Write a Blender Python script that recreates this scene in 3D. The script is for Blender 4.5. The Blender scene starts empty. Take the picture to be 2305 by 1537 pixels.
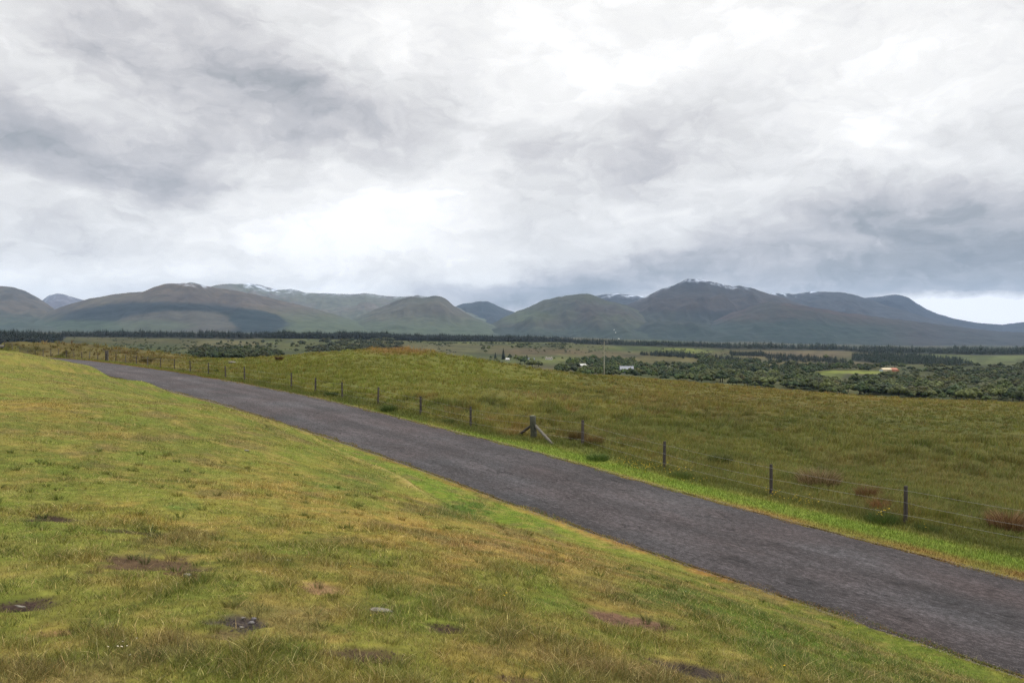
import bpy, math, random
import numpy as np
C = bpy.context.scene.collection
random.seed(7); RNG = np.random.default_rng(11)
F = 1860.0; CX = 1152.5; HY = 775.0; W0 = 2305; H0 = 1537

# ------------------------------------------------------------------ noise
_T = np.random.default_rng(5).random((256, 256))
def vnoise(x, y, seed=0):
    x = np.asarray(x, float) + seed*17.13; y = np.asarray(y, float) + seed*9.71
    xi = np.floor(x).astype(int); yi = np.floor(y).astype(int)
    fx = x-xi; fy = y-yi
    fx = fx*fx*fx*(fx*(fx*6-15)+10); fy = fy*fy*fy*(fy*(fy*6-15)+10)
    a = _T[xi & 255, yi & 255]; b = _T[(xi+1) & 255, yi & 255]
    c = _T[xi & 255, (yi+1) & 255]; d = _T[(xi+1) & 255, (yi+1) & 255]
    return (a*(1-fx)+b*fx)*(1-fy)+(c*(1-fx)+d*fx)*fy
def fbm(x, y, sc, octv=4, seed=0, gain=.5):
    """about -1..1; sc is the wavelength of the coarsest octave"""
    t = 0; a = 1; n = 0; x = np.asarray(x, float)/sc; y = np.asarray(y, float)/sc
    for i in range(octv):
        cs, sn = math.cos(.6*i), math.sin(.6*i)
        t = t+a*(vnoise(x*cs-y*sn, x*sn+y*cs, seed+i)*2-1); n += a; a *= gain; x = x*2.03; y = y*2.03
    return t/n*1.6
def ridged(x, y, octv=4, seed=0):
    t = 0; a = 1; n = 0
    for i in range(octv):
        t = t+a*(1-np.abs(vnoise(x, y, seed+i)*2-1)); n += a; a *= .5; x = x*2.07; y = y*2.07
    return t/n
def sstep(a, b, x):
    t = np.clip((x-a)/(b-a), 0, 1); return t*t*(3-2*t)
def lin(r, g, b):
    c = np.array([r, g, b], float)/255
    return np.where(c <= .04045, c/12.92, ((c+.055)/1.055)**2.4)
def mixc(c, col, w):
    return c+(np.asarray(col)-c)*np.clip(np.asarray(w), 0, 1)[..., None]

# ------------------------------------------------------------------ road / fence frame: s along the fence, q towards the camera
DIR = np.array([-.628, .778]); NRM = np.array([-.778, -.628]); P0 = np.array([10.66, 22.4])
S1 = 96.0; RC = 330.0
def sq2xy(s, q):
    s = np.asarray(s, float); q = np.asarray(q, float); s, q = np.broadcast_arrays(s, q)
    sl = np.minimum(s, S1); a = np.maximum(s-S1, 0)/RC
    px = P0[0]+DIR[0]*sl; py = P0[1]+DIR[1]*sl
    # arc bending towards the camera side
    ax = RC*np.sin(a); ay = RC*(1-np.cos(a))
    px = px+DIR[0]*ax+NRM[0]*ay; py = py+DIR[1]*ax+NRM[1]*ay
    nx = NRM[0]*np.cos(a)-DIR[0]*np.sin(a); ny = NRM[1]*np.cos(a)-DIR[1]*np.sin(a)
    return px+nx*q, py+ny*q
def xy2sq(x, y):
    dx = np.asarray(x, float)-P0[0]; dy = np.asarray(y, float)-P0[1]
    s = dx*DIR[0]+dy*DIR[1]; q = dx*NRM[0]+dy*NRM[1]
    ls = s-S1; lq = RC-q
    a = np.arctan2(np.maximum(ls, 0), np.maximum(lq, 1))
    return np.where(s > S1, S1+RC*a, s), np.where(s > S1, RC-np.hypot(ls, lq), q)
_ks = [-60, -20, -5.7, 4.7, 12, 20, 32, 48, 64, 90, 116, 160, 260]; _kz = [-6.6, -5.65, -5.07, -4.6, -4.1, -3.8, -3.15, -2.65, -2.25, -1.85, -1.75, -1.6, -1.6]
_g = np.arange(-60, 260, .5); _k = np.hanning(25); _k /= _k.sum()
_z = np.convolve(np.pad(np.interp(_g, _ks, _kz), 12, 'edge'), _k, 'valid')
def zroad(s): return np.interp(s, _g, _z)
def qfar(s): return np.interp(s, [-10, -4, 0, 5, 10, 14, 20, 30, 45, 60, 92, 200], [3.3, 3.05, 2.87, 2.5, 2.3, 1.95, 1.55, 1.25, .95, .9, 1.0, 1.1])
def qnear(s): return np.interp(s, [-10, -6, 0, 8, 14, 20, 26, 40, 55, 200], [8.5, 8.4, 8.2, 7.95, 7.55, 7.15, 7.1, 7.0, 6.9, 6.8])

# ------------------------------------------------------------------ near height field: thin plate spline through sighted points
ctl = []
def cp(px, py, d): ctl.append((d*(px-CX)/F, d, -d*(py-HY)/F))
for p in [(0,1537,4.2),(600,1537,4.3),(1152,1537,4.7),(1700,1537,5.9),(2050,1537,8),(0,1300,6.2),(600,1300,6.6),(1152,1300,8.3),(1480,1300,11.5),
          (0,1150,8.8),(500,1150,9.9),(850,1150,12.2),(1152,1220,12.0),(1120,1172,16.5),(1000,1150,15.3),
          (918,1091,18.2),(860,1062,20.0),(790,1031,22.2),(700,985,25.5),(620,955,28.0),
          (700,1040,17.5),(560,1000,18.5),
          (0,1000,13.6),(300,1000,15.3),(0,900,22),(200,900,26.5),(350,897,32),(430,925,29),(0,840,35),(160,842,42),(260,850,49),
          (0,795,68),(60,800,66),(100,807,66),(150,815,64),(200,826,60),(-350,1537,4.2),(-350,1000,13),(-350,840,34),(-350,795,66)]: cp(*p)
for p in [(0,0,-1.65),(-4,0,-1.5),(4,0,-1.95),(8,2,-2.7),(0,-10,-1.25),(-12,-8,-1.0),(12,-10,-2.6),(0,-40,-1.0),(-60,0,-.8),(-60,-50,-1.),(60,-60,-5)]: ctl.append(p)
def cpsq(s, q, z): x, y = sq2xy(s, q); ctl.append((float(x), float(y), z))
# foot of the little bank, the flat green strip beside the road
for s, q, dz in [(8,9.6,.06),(11,9.4,.06),(14.5,9.2,.05),(18,8.9,.06),(22,8.6,.1)]: cpsq(s, q, float(zroad(s))+dz)
for s in [-45,-30,-15,-5,3,10,17,25,35,48,64,80,96,112,130,150,190]:
    for q in ((1.9, 5, 8.6) if s < 60 else (1.2, 5, 7.4)): cpsq(s, q, float(zroad(s)))
for t in range(-3, 30, 2):
    s = 4*t; cpsq(s, -.3, float(np.interp(s, [-12,0,4,8,12,20,32,48,64,90,120], [-5.4,-4.92,-4.7,-4.3,-4.02,-3.86,-3.05,-2.68,-2.26,-1.9,-1.75])))
for p in [(2200,1100,30),(2250,1040,42),(2250,960,68),(2305,911,112),(2150,905,116),(2000,900,120),(1850,889,125),(1700,875,130),(1530,860,136),(1360,846,140),
          (1208,843,140),(1130,834,136),(1050,823,130),(1009,815,124),(950,797,116),(870,787,110),(800,790,110),(700,798,108),(600,811,112),(520,815,122),(450,813,130),
          (390,800,130),(330,794,130),(260,787,130),(200,782,130),(130,776,130),(60,771,130),(0,768,130),(-200,760,130),(2600,925,105),
          (1500,950,44),(1500,900,72),(1200,900,53),(1200,860,86),(900,850,63),(900,815,86),(700,830,74),(1800,950,60),(1800,900,96),(1900,1060,34),(2100,1000,50),
          (60,784,108),(150,788,108),(1000,830,88),(560,822,84)]: cp(*p)
for px, py, d in [(2305,900,112),(2000,888,120),(1700,865,130),(1360,837,140),(1050,811,130),(870,781,110),(600,806,112),(450,808,130),(200,782,130),(0,768,130),(-300,758,130),(2700,930,105)]:
    u = (px-CX)/F; z = -(py-HY)/F*d
    for dd, dz in ((38, -3.2), (85, -13), (150, -32)): ctl.append((u*(d+dd), d+dd, z+dz*(1 if px > 900 else .55)))
for a in range(-175, -40, 25):
    for sg in (1, -1):
        an = math.radians(a*sg); ctl.append((math.sin(an)*120, math.cos(an)*120, -4)); ctl.append((math.sin(an)*240, math.cos(an)*240, -30))
ctl = np.array(ctl); n = len(ctl)
def _K(r2): return .5*r2*np.log(r2+1e-9)
_D2 = ((ctl[:, None, :2]-ctl[None, :, :2])**2).sum(-1)
A = np.zeros((n+3, n+3)); A[:n, :n] = _K(_D2)+np.eye(n)*.1; A[:n, n] = 1; A[:n, n+1:] = ctl[:, :2]; A[n, :n] = 1; A[n+1:, :n] = ctl[:, :2].T
wt = np.linalg.solve(A, np.r_[ctl[:, 2], 0, 0, 0])
def _raster(x0, x1, y0, y1, st):
    X = np.arange(x0, x1+st, st); Y = np.arange(y0, y1+st, st); Z = np.empty((len(X), len(Y)))
    for i, xx in enumerate(X):
        r2 = (ctl[:, 0][None]-xx)**2+(ctl[:, 1][None]-Y[:, None])**2
        Z[i] = _K(r2)@wt[:n]+wt[n]+wt[n+1]*xx+wt[n+2]*Y
    return (x0, y0, st, Z)
R1 = _raster(-300, 300, -300, 300, 1.5); R2 = _raster(-45, 45, -6, 66, .3)
def _samp(R, x, y):
    x0, y0, st, Z = R
    fx = np.clip((x-x0)/st, 0, Z.shape[0]-1.001); fy = np.clip((y-y0)/st, 0, Z.shape[1]-1.001)
    i = fx.astype(int); j = fy.astype(int); fx = fx-i; fy = fy-j
    return (Z[i, j]*(1-fx)+Z[i+1, j]*fx)*(1-fy)+(Z[i, j+1]*(1-fx)+Z[i+1, j+1]*fx)*fy

# ------------------------------------------------------------------ valley height: sighted slopes by azimuth and range
TR = np.array([180, 300, 500, 700, 1200, 2000, 2300, 3000, 4500, 7000, 9000.])
TU = np.array([-1.4, -.62, -.3, 0, .3, .62, 1.4])
TY = np.array([[930,865,820,800,779,756,754.5,752,749,746,745],
               [930,865,820,800,779,756,754.5,752,749,746,745],
               [940,880,840,812,784,758,756.5,754,751,748,747],
               [1000,925,870,837,808,768,765.5,762,759,756,755],
               [1060,975,905,866,829,790,786,781,777,773,772],
               [1100,1000,920,884,845,806,800,793,787,781,779],
               [1100,1000,920,884,845,806,800,793,787,781,779.]])
_lr = np.linspace(math.log(180), math.log(9000), 200); _uu = np.linspace(-1.4, 1.4, 141)
_t1 = np.array([np.interp(_lr, np.log(TR), row) for row in TY]); _V = np.array([np.interp(_uu, TU, _t1[:, j]) for j in range(200)]).T
for _ in range(2):
    kk = np.hanning(11); kk /= kk.sum()
    _V = np.array([np.convolve(np.pad(r, 5, 'edge'), kk, 'valid') for r in _V])
    kk = np.hanning(17); kk /= kk.sum()
    _V = np.array([np.convolve(np.pad(r, 8, 'edge'), kk, 'valid') for r in _V.T]).T
_V = (_V-HY)/F
def _vv(u, r):
    fu = np.clip((np.clip(u, -1.4, 1.4)+1.4)/.02, 0, 139.999); fr = np.clip((np.log(np.maximum(r, 180))-_lr[0])/(_lr[1]-_lr[0]), 0, 198.999)
    i = fu.astype(int); j = fr.astype(int); fu = fu-i; fr = fr-j
    return (_V[i, j]*(1-fu)+_V[i+1, j]*fu)*(1-fr)+(_V[i, j+1]*(1-fu)+_V[i+1, j+1]*fu)*fr
def zval(x, y):
    x = np.asarray(x, float); y = np.asarray(y, float)
    r = np.hypot(x, y); th = np.arctan2(x, y); ct = np.maximum(np.cos(th), .58)
    u = np.tan(np.clip(th, -.95, .95))
    z = -_vv(u, r)*r*ct
    z = z+.0011*r*fbm(x, y, 330, 4, 3)*sstep(250, 700, r)
    return z
def znear(x, y):
    x = np.asarray(x, float); y = np.asarray(y, float)
    in2 = (x > -43) & (x < 43) & (y > -4) & (y < 64)
    ed = np.minimum(np.minimum(x+45, 45-x), np.minimum(y+6, 66-y)); w2 = sstep(1, 5, ed)
    z = _samp(R1, x, y)*(1-w2)+_samp(R2, x, y)*w2
    s, q = xy2sq(x, y); qf = qfar(s); qn = qnear(s)
    w = sstep(-1.6, -.2, q-qf)*sstep(-1.5, -.1, qn-q)*sstep(-70, -55, s)*sstep(230, 200, s)
    field = sstep(.8, -1.0, q); lawn = sstep(.2, 1.2, q-qn)
    bump = field*(1-.45*sstep(50, 110, np.hypot(x, y)))*(.17*np.clip(.75+.9*fbm(x, y, 14, 2, 25), .15, 1.5)*fbm(x, y, 1.6, 3, 21)+.14*fbm(x, y, 6, 2, 22))+lawn*(.02*fbm(x, y, .7, 2, 23)+.045*fbm(x, y, 3.2, 2, 24))
    qc = np.interp(s, [2, 4.9, 9.3, 13, 16.1, 22], [13.4, 12.75, 11.8, 11.2, 11.05, 10.9]); zr_ = zroad(s)+.14
    ws = sstep(1.5, 5.5, s)*sstep(24, 15, s)*sstep(.3, 0, q-qc); zb_ = zr_+(z+.10-zr_)*sstep(-1.9, .1, q-qc); z = z+(zb_-z)*ws*sstep(0, .8, q-qn)
    z = z*(1-w)+zroad(s)*w+bump*(1-w)
    r = np.hypot(x, y); k = sstep(190, 265, r)
    return z*(1-k)+(zval(x, y)-3)*k
def project(x, y, z):
    return CX+F*x/np.maximum(y, .5), HY-F*z/np.maximum(y, .5)
def near_at(px, py, dmin=3.0):
    u = (px-CX)/F; v = (py-HY)/F; d = np.geomspace(dmin, 170, 900); f = znear(u*d, d)+v*d
    i = np.where(f >= 0)[0]; d = d[i[0]] if len(i) else d[-1]
    return float(u*d), float(d), float(znear(u*d, d))
def val_at(px, py):
    u = (px-CX)/F; v = (py-HY)/F; r = _lr; vals = _vv(np.full(200, u), np.exp(r))
    rr = math.exp(np.interp(-v, -vals, r)); th = math.atan(u)
    x = rr*math.sin(th); y = rr*math.cos(th); return x, y, float(zval(x, y))

# ------------------------------------------------------------------ mesh + material helpers
def mk(name, V, Fc, mat, parent=None, col=None, smooth=False, uv=None, link=True):
    """V (n,3); Fc: array (m,k) or list of such arrays"""
    me = bpy.data.meshes.new(name); V = np.asarray(V, np.float32)
    if not isinstance(Fc, (list, tuple)) or (len(Fc) and not isinstance(Fc[0], np.ndarray)): Fc = [np.asarray(Fc)]
    Fc = [f for f in Fc if len(f)]
    loops = np.concatenate([f.ravel() for f in Fc]).astype(np.int32)
    tot = np.concatenate([np.full(len(f), f.shape[1], np.int32) for f in Fc]); st = np.concatenate([[0], np.cumsum(tot)[:-1]]).astype(np.int32)
    me.vertices.add(len(V)); me.vertices.foreach_set('co', V.ravel())
    me.loops.add(len(loops)); me.loops.foreach_set('vertex_index', loops)
    me.polygons.add(len(tot)); me.polygons.foreach_set('loop_start', st); me.polygons.foreach_set('loop_total', tot)
    if smooth: me.polygons.foreach_set('use_smooth', np.ones(len(tot), bool))
    if col is not None:
        a = me.color_attributes.new('Col', 'FLOAT_COLOR', 'POINT'); a.data.foreach_set('color', np.c_[col, np.ones(len(col))].astype(np.float32).ravel())
    if uv is not None:
        l = me.uv_layers.new(name='UVMap'); l.data.foreach_set('uv', np.asarray(uv, np.float32)[loops].ravel())
    me.update(); me.validate()
    if mat: me.materials.append(mat)
    o = bpy.data.objects.new(name, me)
    if link: C.objects.link(o)
    if parent: o.parent = parent
    return o
def grid_faces(a, b):
    i = np.arange(a-1)[:, None]*b+np.arange(b-1)[None]
    return np.stack([i, i+b, i+b+1, i+1], -1).reshape(-1, 4)
def tag(o, label=None, cat=None, group=None, kind=None):
    for k, v in (('label', label), ('category', cat), ('group', group), ('kind', kind)):
        if v: o[k] = v
    return o
def empty(name, loc, rz=0, **k):
    o = bpy.data.objects.new(name, None); o.empty_display_size = .2; C.objects.link(o); o.location = loc; o.rotation_euler = (0, 0, rz); tag(o, **k); return o
def nt(name):
    m = bpy.data.materials.new(name); m.use_nodes = True; t = m.node_tree; b = t.nodes['Principled BSDF']; return m, t, b
def N(t, typ, **k):
    n = t.nodes.new(typ)
    for a, v in k.items():
        if a.startswith('i_'):
            key = a[2:]; n.inputs[int(key) if key.isdigit() else key].default_value = v
        else: setattr(n, a, v)
    return n
def mat_attr(name, rough=.8, spec=.2, trans=0., nscale=0, namp=.2, bump=0, bscale=1., rnd=0):
    m, t, b = nt(name); L = t.links.new
    at = N(t, 'ShaderNodeAttribute', attribute_name='Col'); c = at.outputs['Color']
    if nscale or bump:
        geo = N(t, 'ShaderNodeNewGeometry')
    if nscale:
        nz = N(t, 'ShaderNodeTexNoise', i_Scale=nscale, i_Detail=5.0); L(geo.outputs['Position'], nz.inputs['Vector'])
        mr = N(t, 'ShaderNodeMapRange'); mr.inputs[1].default_value = .3; mr.inputs[2].default_value = .7; mr.inputs[3].default_value = 1-namp; mr.inputs[4].default_value = 1+namp
        L(nz.outputs['Fac'], mr.inputs[0]); vm = N(t, 'ShaderNodeVectorMath', operation='SCALE'); L(c, vm.inputs[0]); L(mr.outputs[0], vm.inputs['Scale']); c = vm.outputs[0]
    if rnd:
        oi = N(t, 'ShaderNodeObjectInfo'); mr = N(t, 'ShaderNodeMapRange'); mr.inputs[3].default_value = 1-rnd; mr.inputs[4].default_value = 1+rnd
        L(oi.outputs['Random'], mr.inputs[0]); vm = N(t, 'ShaderNodeVectorMath', operation='SCALE'); L(c, vm.inputs[0]); L(mr.outputs[0], vm.inputs['Scale']); c = vm.outputs[0]
    L(c, b.inputs['Base Color']); b.inputs['Roughness'].default_value = rough; b.inputs['Specular IOR Level'].default_value = spec
    if bump:
        nz = N(t, 'ShaderNodeTexNoise', i_Scale=bscale, i_Detail=6.0); L(geo.outputs['Position'], nz.inputs['Vector'])
        bp = N(t, 'ShaderNodeBump', i_Strength=1.0, i_Distance=bump); L(nz.outputs['Fac'], bp.inputs['Height']); L(bp.outputs[0], b.inputs['Normal'])
    if trans:
        tr = N(t, 'ShaderNodeBsdfTranslucent'); L(c, tr.inputs['Color']); mx = N(t, 'ShaderNodeMixShader', i_0=trans)
        L(b.outputs[0], mx.inputs[1]); L(tr.outputs[0], mx.inputs[2]); L(mx.outputs[0], t.nodes['Material Output'].inputs['Surface'])
    return m
def mat_flat(name, col, rough=.8, spec=.3, nscale=3., namp=.25, metal=0, bump=.0, stretch=(1, 1, 1), rnd=0):
    m, t, b = nt(name); L = t.links.new
    tc = N(t, 'ShaderNodeTexCoord'); mp = N(t, 'ShaderNodeMapping'); mp.inputs['Scale'].default_value = stretch; L(tc.outputs['Object'], mp.inputs[0])
    nz = N(t, 'ShaderNodeTexNoise', i_Scale=nscale, i_Detail=6.0); L(mp.outputs[0], nz.inputs['Vector'])
    cr = N(t, 'ShaderNodeValToRGB'); cr.color_ramp.elements[0].position = .3; cr.color_ramp.elements[1].position = .7
    col = np.array(col, float); cr.color_ramp.elements[0].color = (*(col*(1-namp)), 1); cr.color_ramp.elements[1].color = (*np.minimum(col*(1+namp), .9), 1)
    L(nz.outputs['Fac'], cr.inputs[0]); L(cr.outputs[0], b.inputs['Base Color'])
    b.inputs['Roughness'].default_value = rough; b.inputs['Specular IOR Level'].default_value = spec; b.inputs['Metallic'].default_value = metal
    if bump:
        bp = N(t, 'ShaderNodeBump', i_Strength=.8, i_Distance=bump); L(nz.outputs['Fac'], bp.inputs['Height']); L(bp.outputs[0], b.inputs['Normal'])
    return m
ALB = .72     # photo colour (linear) -> albedo

# ------------------------------------------------------------------ near colours (albedo) by place
def ell(px, py, cx, cy, rx, ry, soft=.5):
    r = np.hypot((px-cx)/rx, (py-cy)/ry); return 1-sstep(1-soft, 1+soft, r)
# worn patches of bare soil on the lawn: centre (sighted), radii in metres, colour
PATCH = [(120,1168,.30,.26,(62,48,40)),(345,1272,.42,.34,(92,74,54)),(420,1290,.22,.12,(92,68,48)),(60,1360,.16,.13,(68,54,46)),(558,1398,.17,.17,(70,62,58)),(525,1425,.12,.12,(112,98,62)),
         (990,1410,.13,.11,(66,52,40)),(1415,1398,.34,.30,(110,84,66)),(1585,1508,.30,.26,(66,56,48)),(1500,1490,.16,.1,(92,78,52)),(835,1470,.22,.14,(80,64,48)),(290,1195,.35,.14,(72,62,42)),(730,1327,.22,.14,(140,112,78)),
         (130,1425,.13,.08,(130,104,66)),(1200,1535,.22,.08,(104,84,60)),(1010,1040,.3,.16,(120,100,70)),(860,1375,.1,.08,(120,105,80))]
_P = []
for px, py, rx, ry, c in PATCH:
    x, y, z = near_at(px, py); _P.append((x, y, rx, ry, lin(*c)))
def bare(x, y):
    w = np.zeros(np.shape(x)); c = np.zeros(np.shape(x)+(3,))
    nz = fbm(x, y, .22, 4, 61, .6)*.55
    for X, Y, rx, ry, cc in _P:
        r = np.hypot((x-X)/rx, (y-Y)/ry)+nz; k = 1-sstep(.75, 1.1, r); c = c+(cc-c)*(k > w)[..., None]; w = np.maximum(w, k)
    return w, c
def near_col(x, y):
    z = znear(x, y); px, py = project(x, y, z); s, q = xy2sq(x, y); qf = qfar(s); qn = qnear(s)
    big = fbm(x, y, 5.5, 4, 31); mid = fbm(x, y, 1.5, 4, 32); sm = fbm(x, y, .45, 3, 33); o = fbm(x, y, 2.4, 4, 34)
    # ---- lawn
    L = np.broadcast_to(lin(118,117,48), np.shape(x)+(3,)).copy()
    L = mixc(L, lin(138,122,58), sstep(-.1, .7, mid)*.6)
    L = mixc(L, lin(90,102,38), sstep(.0, .7, big+sm*.4)*.8)
    L = mixc(L, lin(146,118,62), sstep(.15, .65, o+.3*sm)*.42)
    L = mixc(L, lin(118,122,48), ell(px, py, 230, 850, 420, 75)*.5)
    L = mixc(L, lin(112,108,46), ell(px, py, 150, 950, 420, 80)*.5)
    L = mixc(L, lin(166,132,64), ell(px, py, 60, 915, 120, 14)*.5+ell(px, py, 140, 943, 60, 12)*.6+ell(px, py, 240, 980, 60, 10)*.5)
    L = mixc(L, lin(160,134,66), ell(px, py, 620, 1130, 420, 80)*(.35+.3*sm)+ell(px, py, 1130, 1215, 330, 62)*(.75+.3*mid))
    L = mixc(L, lin(158,120,74), ell(px, py, 1180, 1240, 240, 50)*(.45+.5*sm))
    g = sstep(1250, 1400, py+60*mid); L = mixc(L, lin(84,96,38), g*(.5+.3*big)*(.6+.4*sstep(1500, 600, px)))
    L = mixc(L, lin(76,92,30), sstep(.15, .6, fbm(x, y, .9, 3, 35))*sstep(1200, 1350, py)*.7)
    L = mixc(L, lin(142,106,60), sstep(.25, .65, fbm(x, y, 1.1, 3, 36))*sstep(1150, 1250, py)*.4)
    L = mixc(L, lin(96,112,34), sstep(1350, 1700, px)*ell(px, py, 1800, 1450, 420, 90)*.7)
    qc = np.interp(s, [2, 4.9, 9.3, 13, 16.1, 22, 40], [13.4, 12.75, 11.8, 11.2, 11.05, 10.6, 9]); strip = sstep(.15, .45, q-qn)*sstep(0, -.6, q-qc+.3*mid)*sstep(-1, 5, s)*sstep(50, 24, s); L = mixc(L, lin(100,128,34), strip*.9)
    L = mixc(L, lin(176,158,96), np.exp(-((q-qc)/.11)**2)*sstep(2.5, 4.5, s)*sstep(14, 9, s)*.6+.2*np.exp(-((q-qc)/.3)**2)*sstep(2.5, 4.5, s)*sstep(24, 15, s))
    strip2 = sstep(.25, .6, q-qn)*sstep(3.5, 1.4, q-qn+.8*mid); L = mixc(L, lin(112,120,42), strip2*.55*(s > 20)+strip2*.4)
    L = mixc(L, lin(66,92,36), ell(px, py, 1040, 1150, 70, 20)*.7+ell(px, py, 800, 1085, 90, 28)*.5+ell(px, py, 410, 1138, 40, 10)*.8+ell(px, py, 1480, 1345, 110, 18)*.6+ell(px, py, 40, 1240, 90, 40)*.5)
    fr = sstep(.32, .06, q-qn+.14*mid+.10*sm); L = mixc(L, lin(146,104,56), fr*np.clip(.42+.45*o, .05, .8))
    L = mixc(L, lin(100,100,42), sstep(.05, .5, fbm(x, y*.6, 7, 4, 48))*.5); L = mixc(L, lin(142,130,62), sstep(.1, .6, fbm(x*.7, y, 4.5, 4, 49))*.45)
    sp1 = fbm(x, y, .22, 3, 37); sp2 = fbm(x, y, .8, 3, 38); L = mixc(L, lin(160,138,78), sstep(.15, .7, sp1)*.45); L = mixc(L, lin(82,98,36), sstep(.1, .6, -sp1+.3*sp2)*.45)
    L = mixc(L, lin(116,100,62), sstep(.3, .7, sp2)*.5); L = mixc(L, lin(98,120,40), sstep(.2, .6, -sp2+.3*sp1)*.4)
    # ---- verge and field beyond the road
    v = np.broadcast_to(lin(112,120,46), np.shape(x)+(3,)).copy(); v = mixc(v, lin(138,128,66), sstep(-.2, .6, mid+.4*sm)*.6)
    wr = np.interp(s, [-8, 0, 6, 14, 30, 60], [1.15, .8, .45, .22, .16, .3]); fq = sstep(wr*1.3, wr*.6, qf-q+.15*mid*wr+.1*sm); v = mixc(v, lin(140,108,60), fq*np.clip(.7+.4*mid, .2, .9))
    v = mixc(v, lin(110,140,44), sstep(.8, 1.2, q+.15*mid)*sstep(2.5, 2.0, q)*sstep(26, 12, s)*.5); v = mixc(v, lin(92,98,48), sstep(1.1, .5, q+.3*mid)*.65*sstep(60, 30, s))
    f = np.broadcast_to(lin(124,119,54), np.shape(x)+(3,)).copy()
    c1 = fbm(x, y, 3.4, 4, 41); c2 = fbm(x, y, 11, 3, 42); c3 = fbm(x, y, 1.1, 3, 43)
    f = mixc(f, lin(132,124,62), sstep(-.2, .6, c1)*.4); f = mixc(f, lin(86,94,40), sstep(.0, .6, -c1+.4*c3)*.65)
    f = mixc(f, lin(138,116,78), sstep(.2, .8, c2+.3*c3)*.45); tz = fbm(x, y, 1.6, 3, 21); f = mixc(f, lin(88,94,40), sstep(.0, -.45, tz)*.5); f = mixc(f, lin(70,74,32), sstep(.22, .5, fbm(x, y*.8, 1.35, 3, 28))*.6); f = mixc(f, lin(142,134,76), sstep(.3, .7, fbm(x, y, 2.1, 3, 29))*.35); f = mixc(f, lin(76,88,38), sstep(.1, .6, fbm(x, y, 2.0, 3, 44))*sstep(90, 25, s)*.5)
    f = mixc(f, lin(120,84,54), sstep(.55, .8, fbm(x, y, 1.7, 3, 45))*.5)
    f = mixc(f, lin(120,124,48), ell(px, py, 880, 835, 360, 60)*.65)
    f = mixc(f, lin(142,112,66), ell(px, py, 930, 786, 110, 12)*.9)
    f = mixc(f, lin(132,116,56), sstep(1300, 1500, px)*sstep(960, 890, py)*.4); f = mixc(f, lin(98,102,44), sstep(1100, 1500, px)*sstep(890, 960, py)*.55)
    f = mixc(f, lin(128,114,70), sstep(470, 330, px+30*mid)*.6)
    f = mixc(f, lin(78,66,42), sstep(430, 300, px)*sstep(.0, .4, fbm(x, y, 4, 3, 46))*.7); f = mixc(f, lin(70,72,32), sstep(150, 60, px)*ell(px, py, 0, 786, 250, 6)*.8)
    wf = sstep(.3, -.5, q+.4*mid); v = v+(f-v)*wf[..., None]
    side = (q > (qf+qn)/2)[..., None]
    c = np.where(side, L, v)
    bw, bc = bare(x, y); c = c+(bc-c)*bw[..., None]
    hue = .10*fbm(x, y, 18, 2, 47)
    return c*(1+hue)[..., None]*ALB

m_ground = mat_attr('turf_soil', .95, .1, nscale=9, namp=.3, bump=.03, bscale=14)
m_grass = mat_attr('grass_blades', .6, .25, trans=.3)
# ground sheet, laid out along the road so its rows follow the kerbless edges
def steps(lo, hi, f):
    a = [lo]
    while a[-1] < hi: a.append(a[-1]+f(a[-1]))
    return np.array(a)
sv = steps(-300, 300, lambda s: (.075 if -15 < s < 5 else .22)+.011*max(0, abs(s+2)-14)+.00003*(abs(s))**2)
qv = steps(-300, 300, lambda q: (.07 if 7.5 < q < 21 else .16)+.022*max(0, abs(q-12)-14))
Sg, Qg = np.meshgrid(sv, qv, indexing='ij')
GX, GY = sq2xy(Sg, np.minimum(Qg, 318)); GX = GX.ravel(); GY = GY.ravel()
GZ = znear(GX, GY); s_, q_ = Sg.ravel(), Qg.ravel()
inr = (q_ > qfar(s_)+.12) & (q_ < qnear(s_)-.12) & (s_ > -55) & (s_ < 200)
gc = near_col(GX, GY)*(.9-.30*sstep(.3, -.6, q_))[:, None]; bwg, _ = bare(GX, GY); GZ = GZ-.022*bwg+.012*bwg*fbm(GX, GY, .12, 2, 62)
GZ = np.where(inr, GZ-.07, GZ)
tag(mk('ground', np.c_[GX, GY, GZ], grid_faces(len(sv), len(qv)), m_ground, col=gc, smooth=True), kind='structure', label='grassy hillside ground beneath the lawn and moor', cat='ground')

# ------------------------------------------------------------------ road
m_road, t, b = nt('worn_asphalt'); L = t.links.new
uvn = N(t, 'ShaderNodeUVMap'); cs = N(t, 'ShaderNodeSeparateXYZ'); L(uvn.outputs[0], cs.inputs[0])
def tn(scale, det, st=(1, 1, 1), rough=.55):
    mp = N(t, 'ShaderNodeMapping'); mp.inputs['Scale'].default_value = st; L(uvn.outputs[0], mp.inputs[0])
    z = N(t, 'ShaderNodeTexNoise', i_Scale=scale, i_Detail=det, i_Roughness=rough); L(mp.outputs[0], z.inputs['Vector']); return z.outputs['Fac']
n_big = tn(.8, 4, (.35, 1, 1)); n_str = tn(1.6, 5, (.07, 1, 1)); n_mid = tn(5, 6, (.6, 1, 1), .7); n_fine = tn(38, 3, (1, 1, 1), .8)
def math_(op, a, b_=None, c=None):
    n = N(t, 'ShaderNodeMath', operation=op)
    for i, v in enumerate((a, b_, c)):
        if v is None: continue
        if isinstance(v, (int, float)): n.inputs[i].default_value = v
        else: L(v, n.inputs[i])
    return n.outputs[0]
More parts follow.
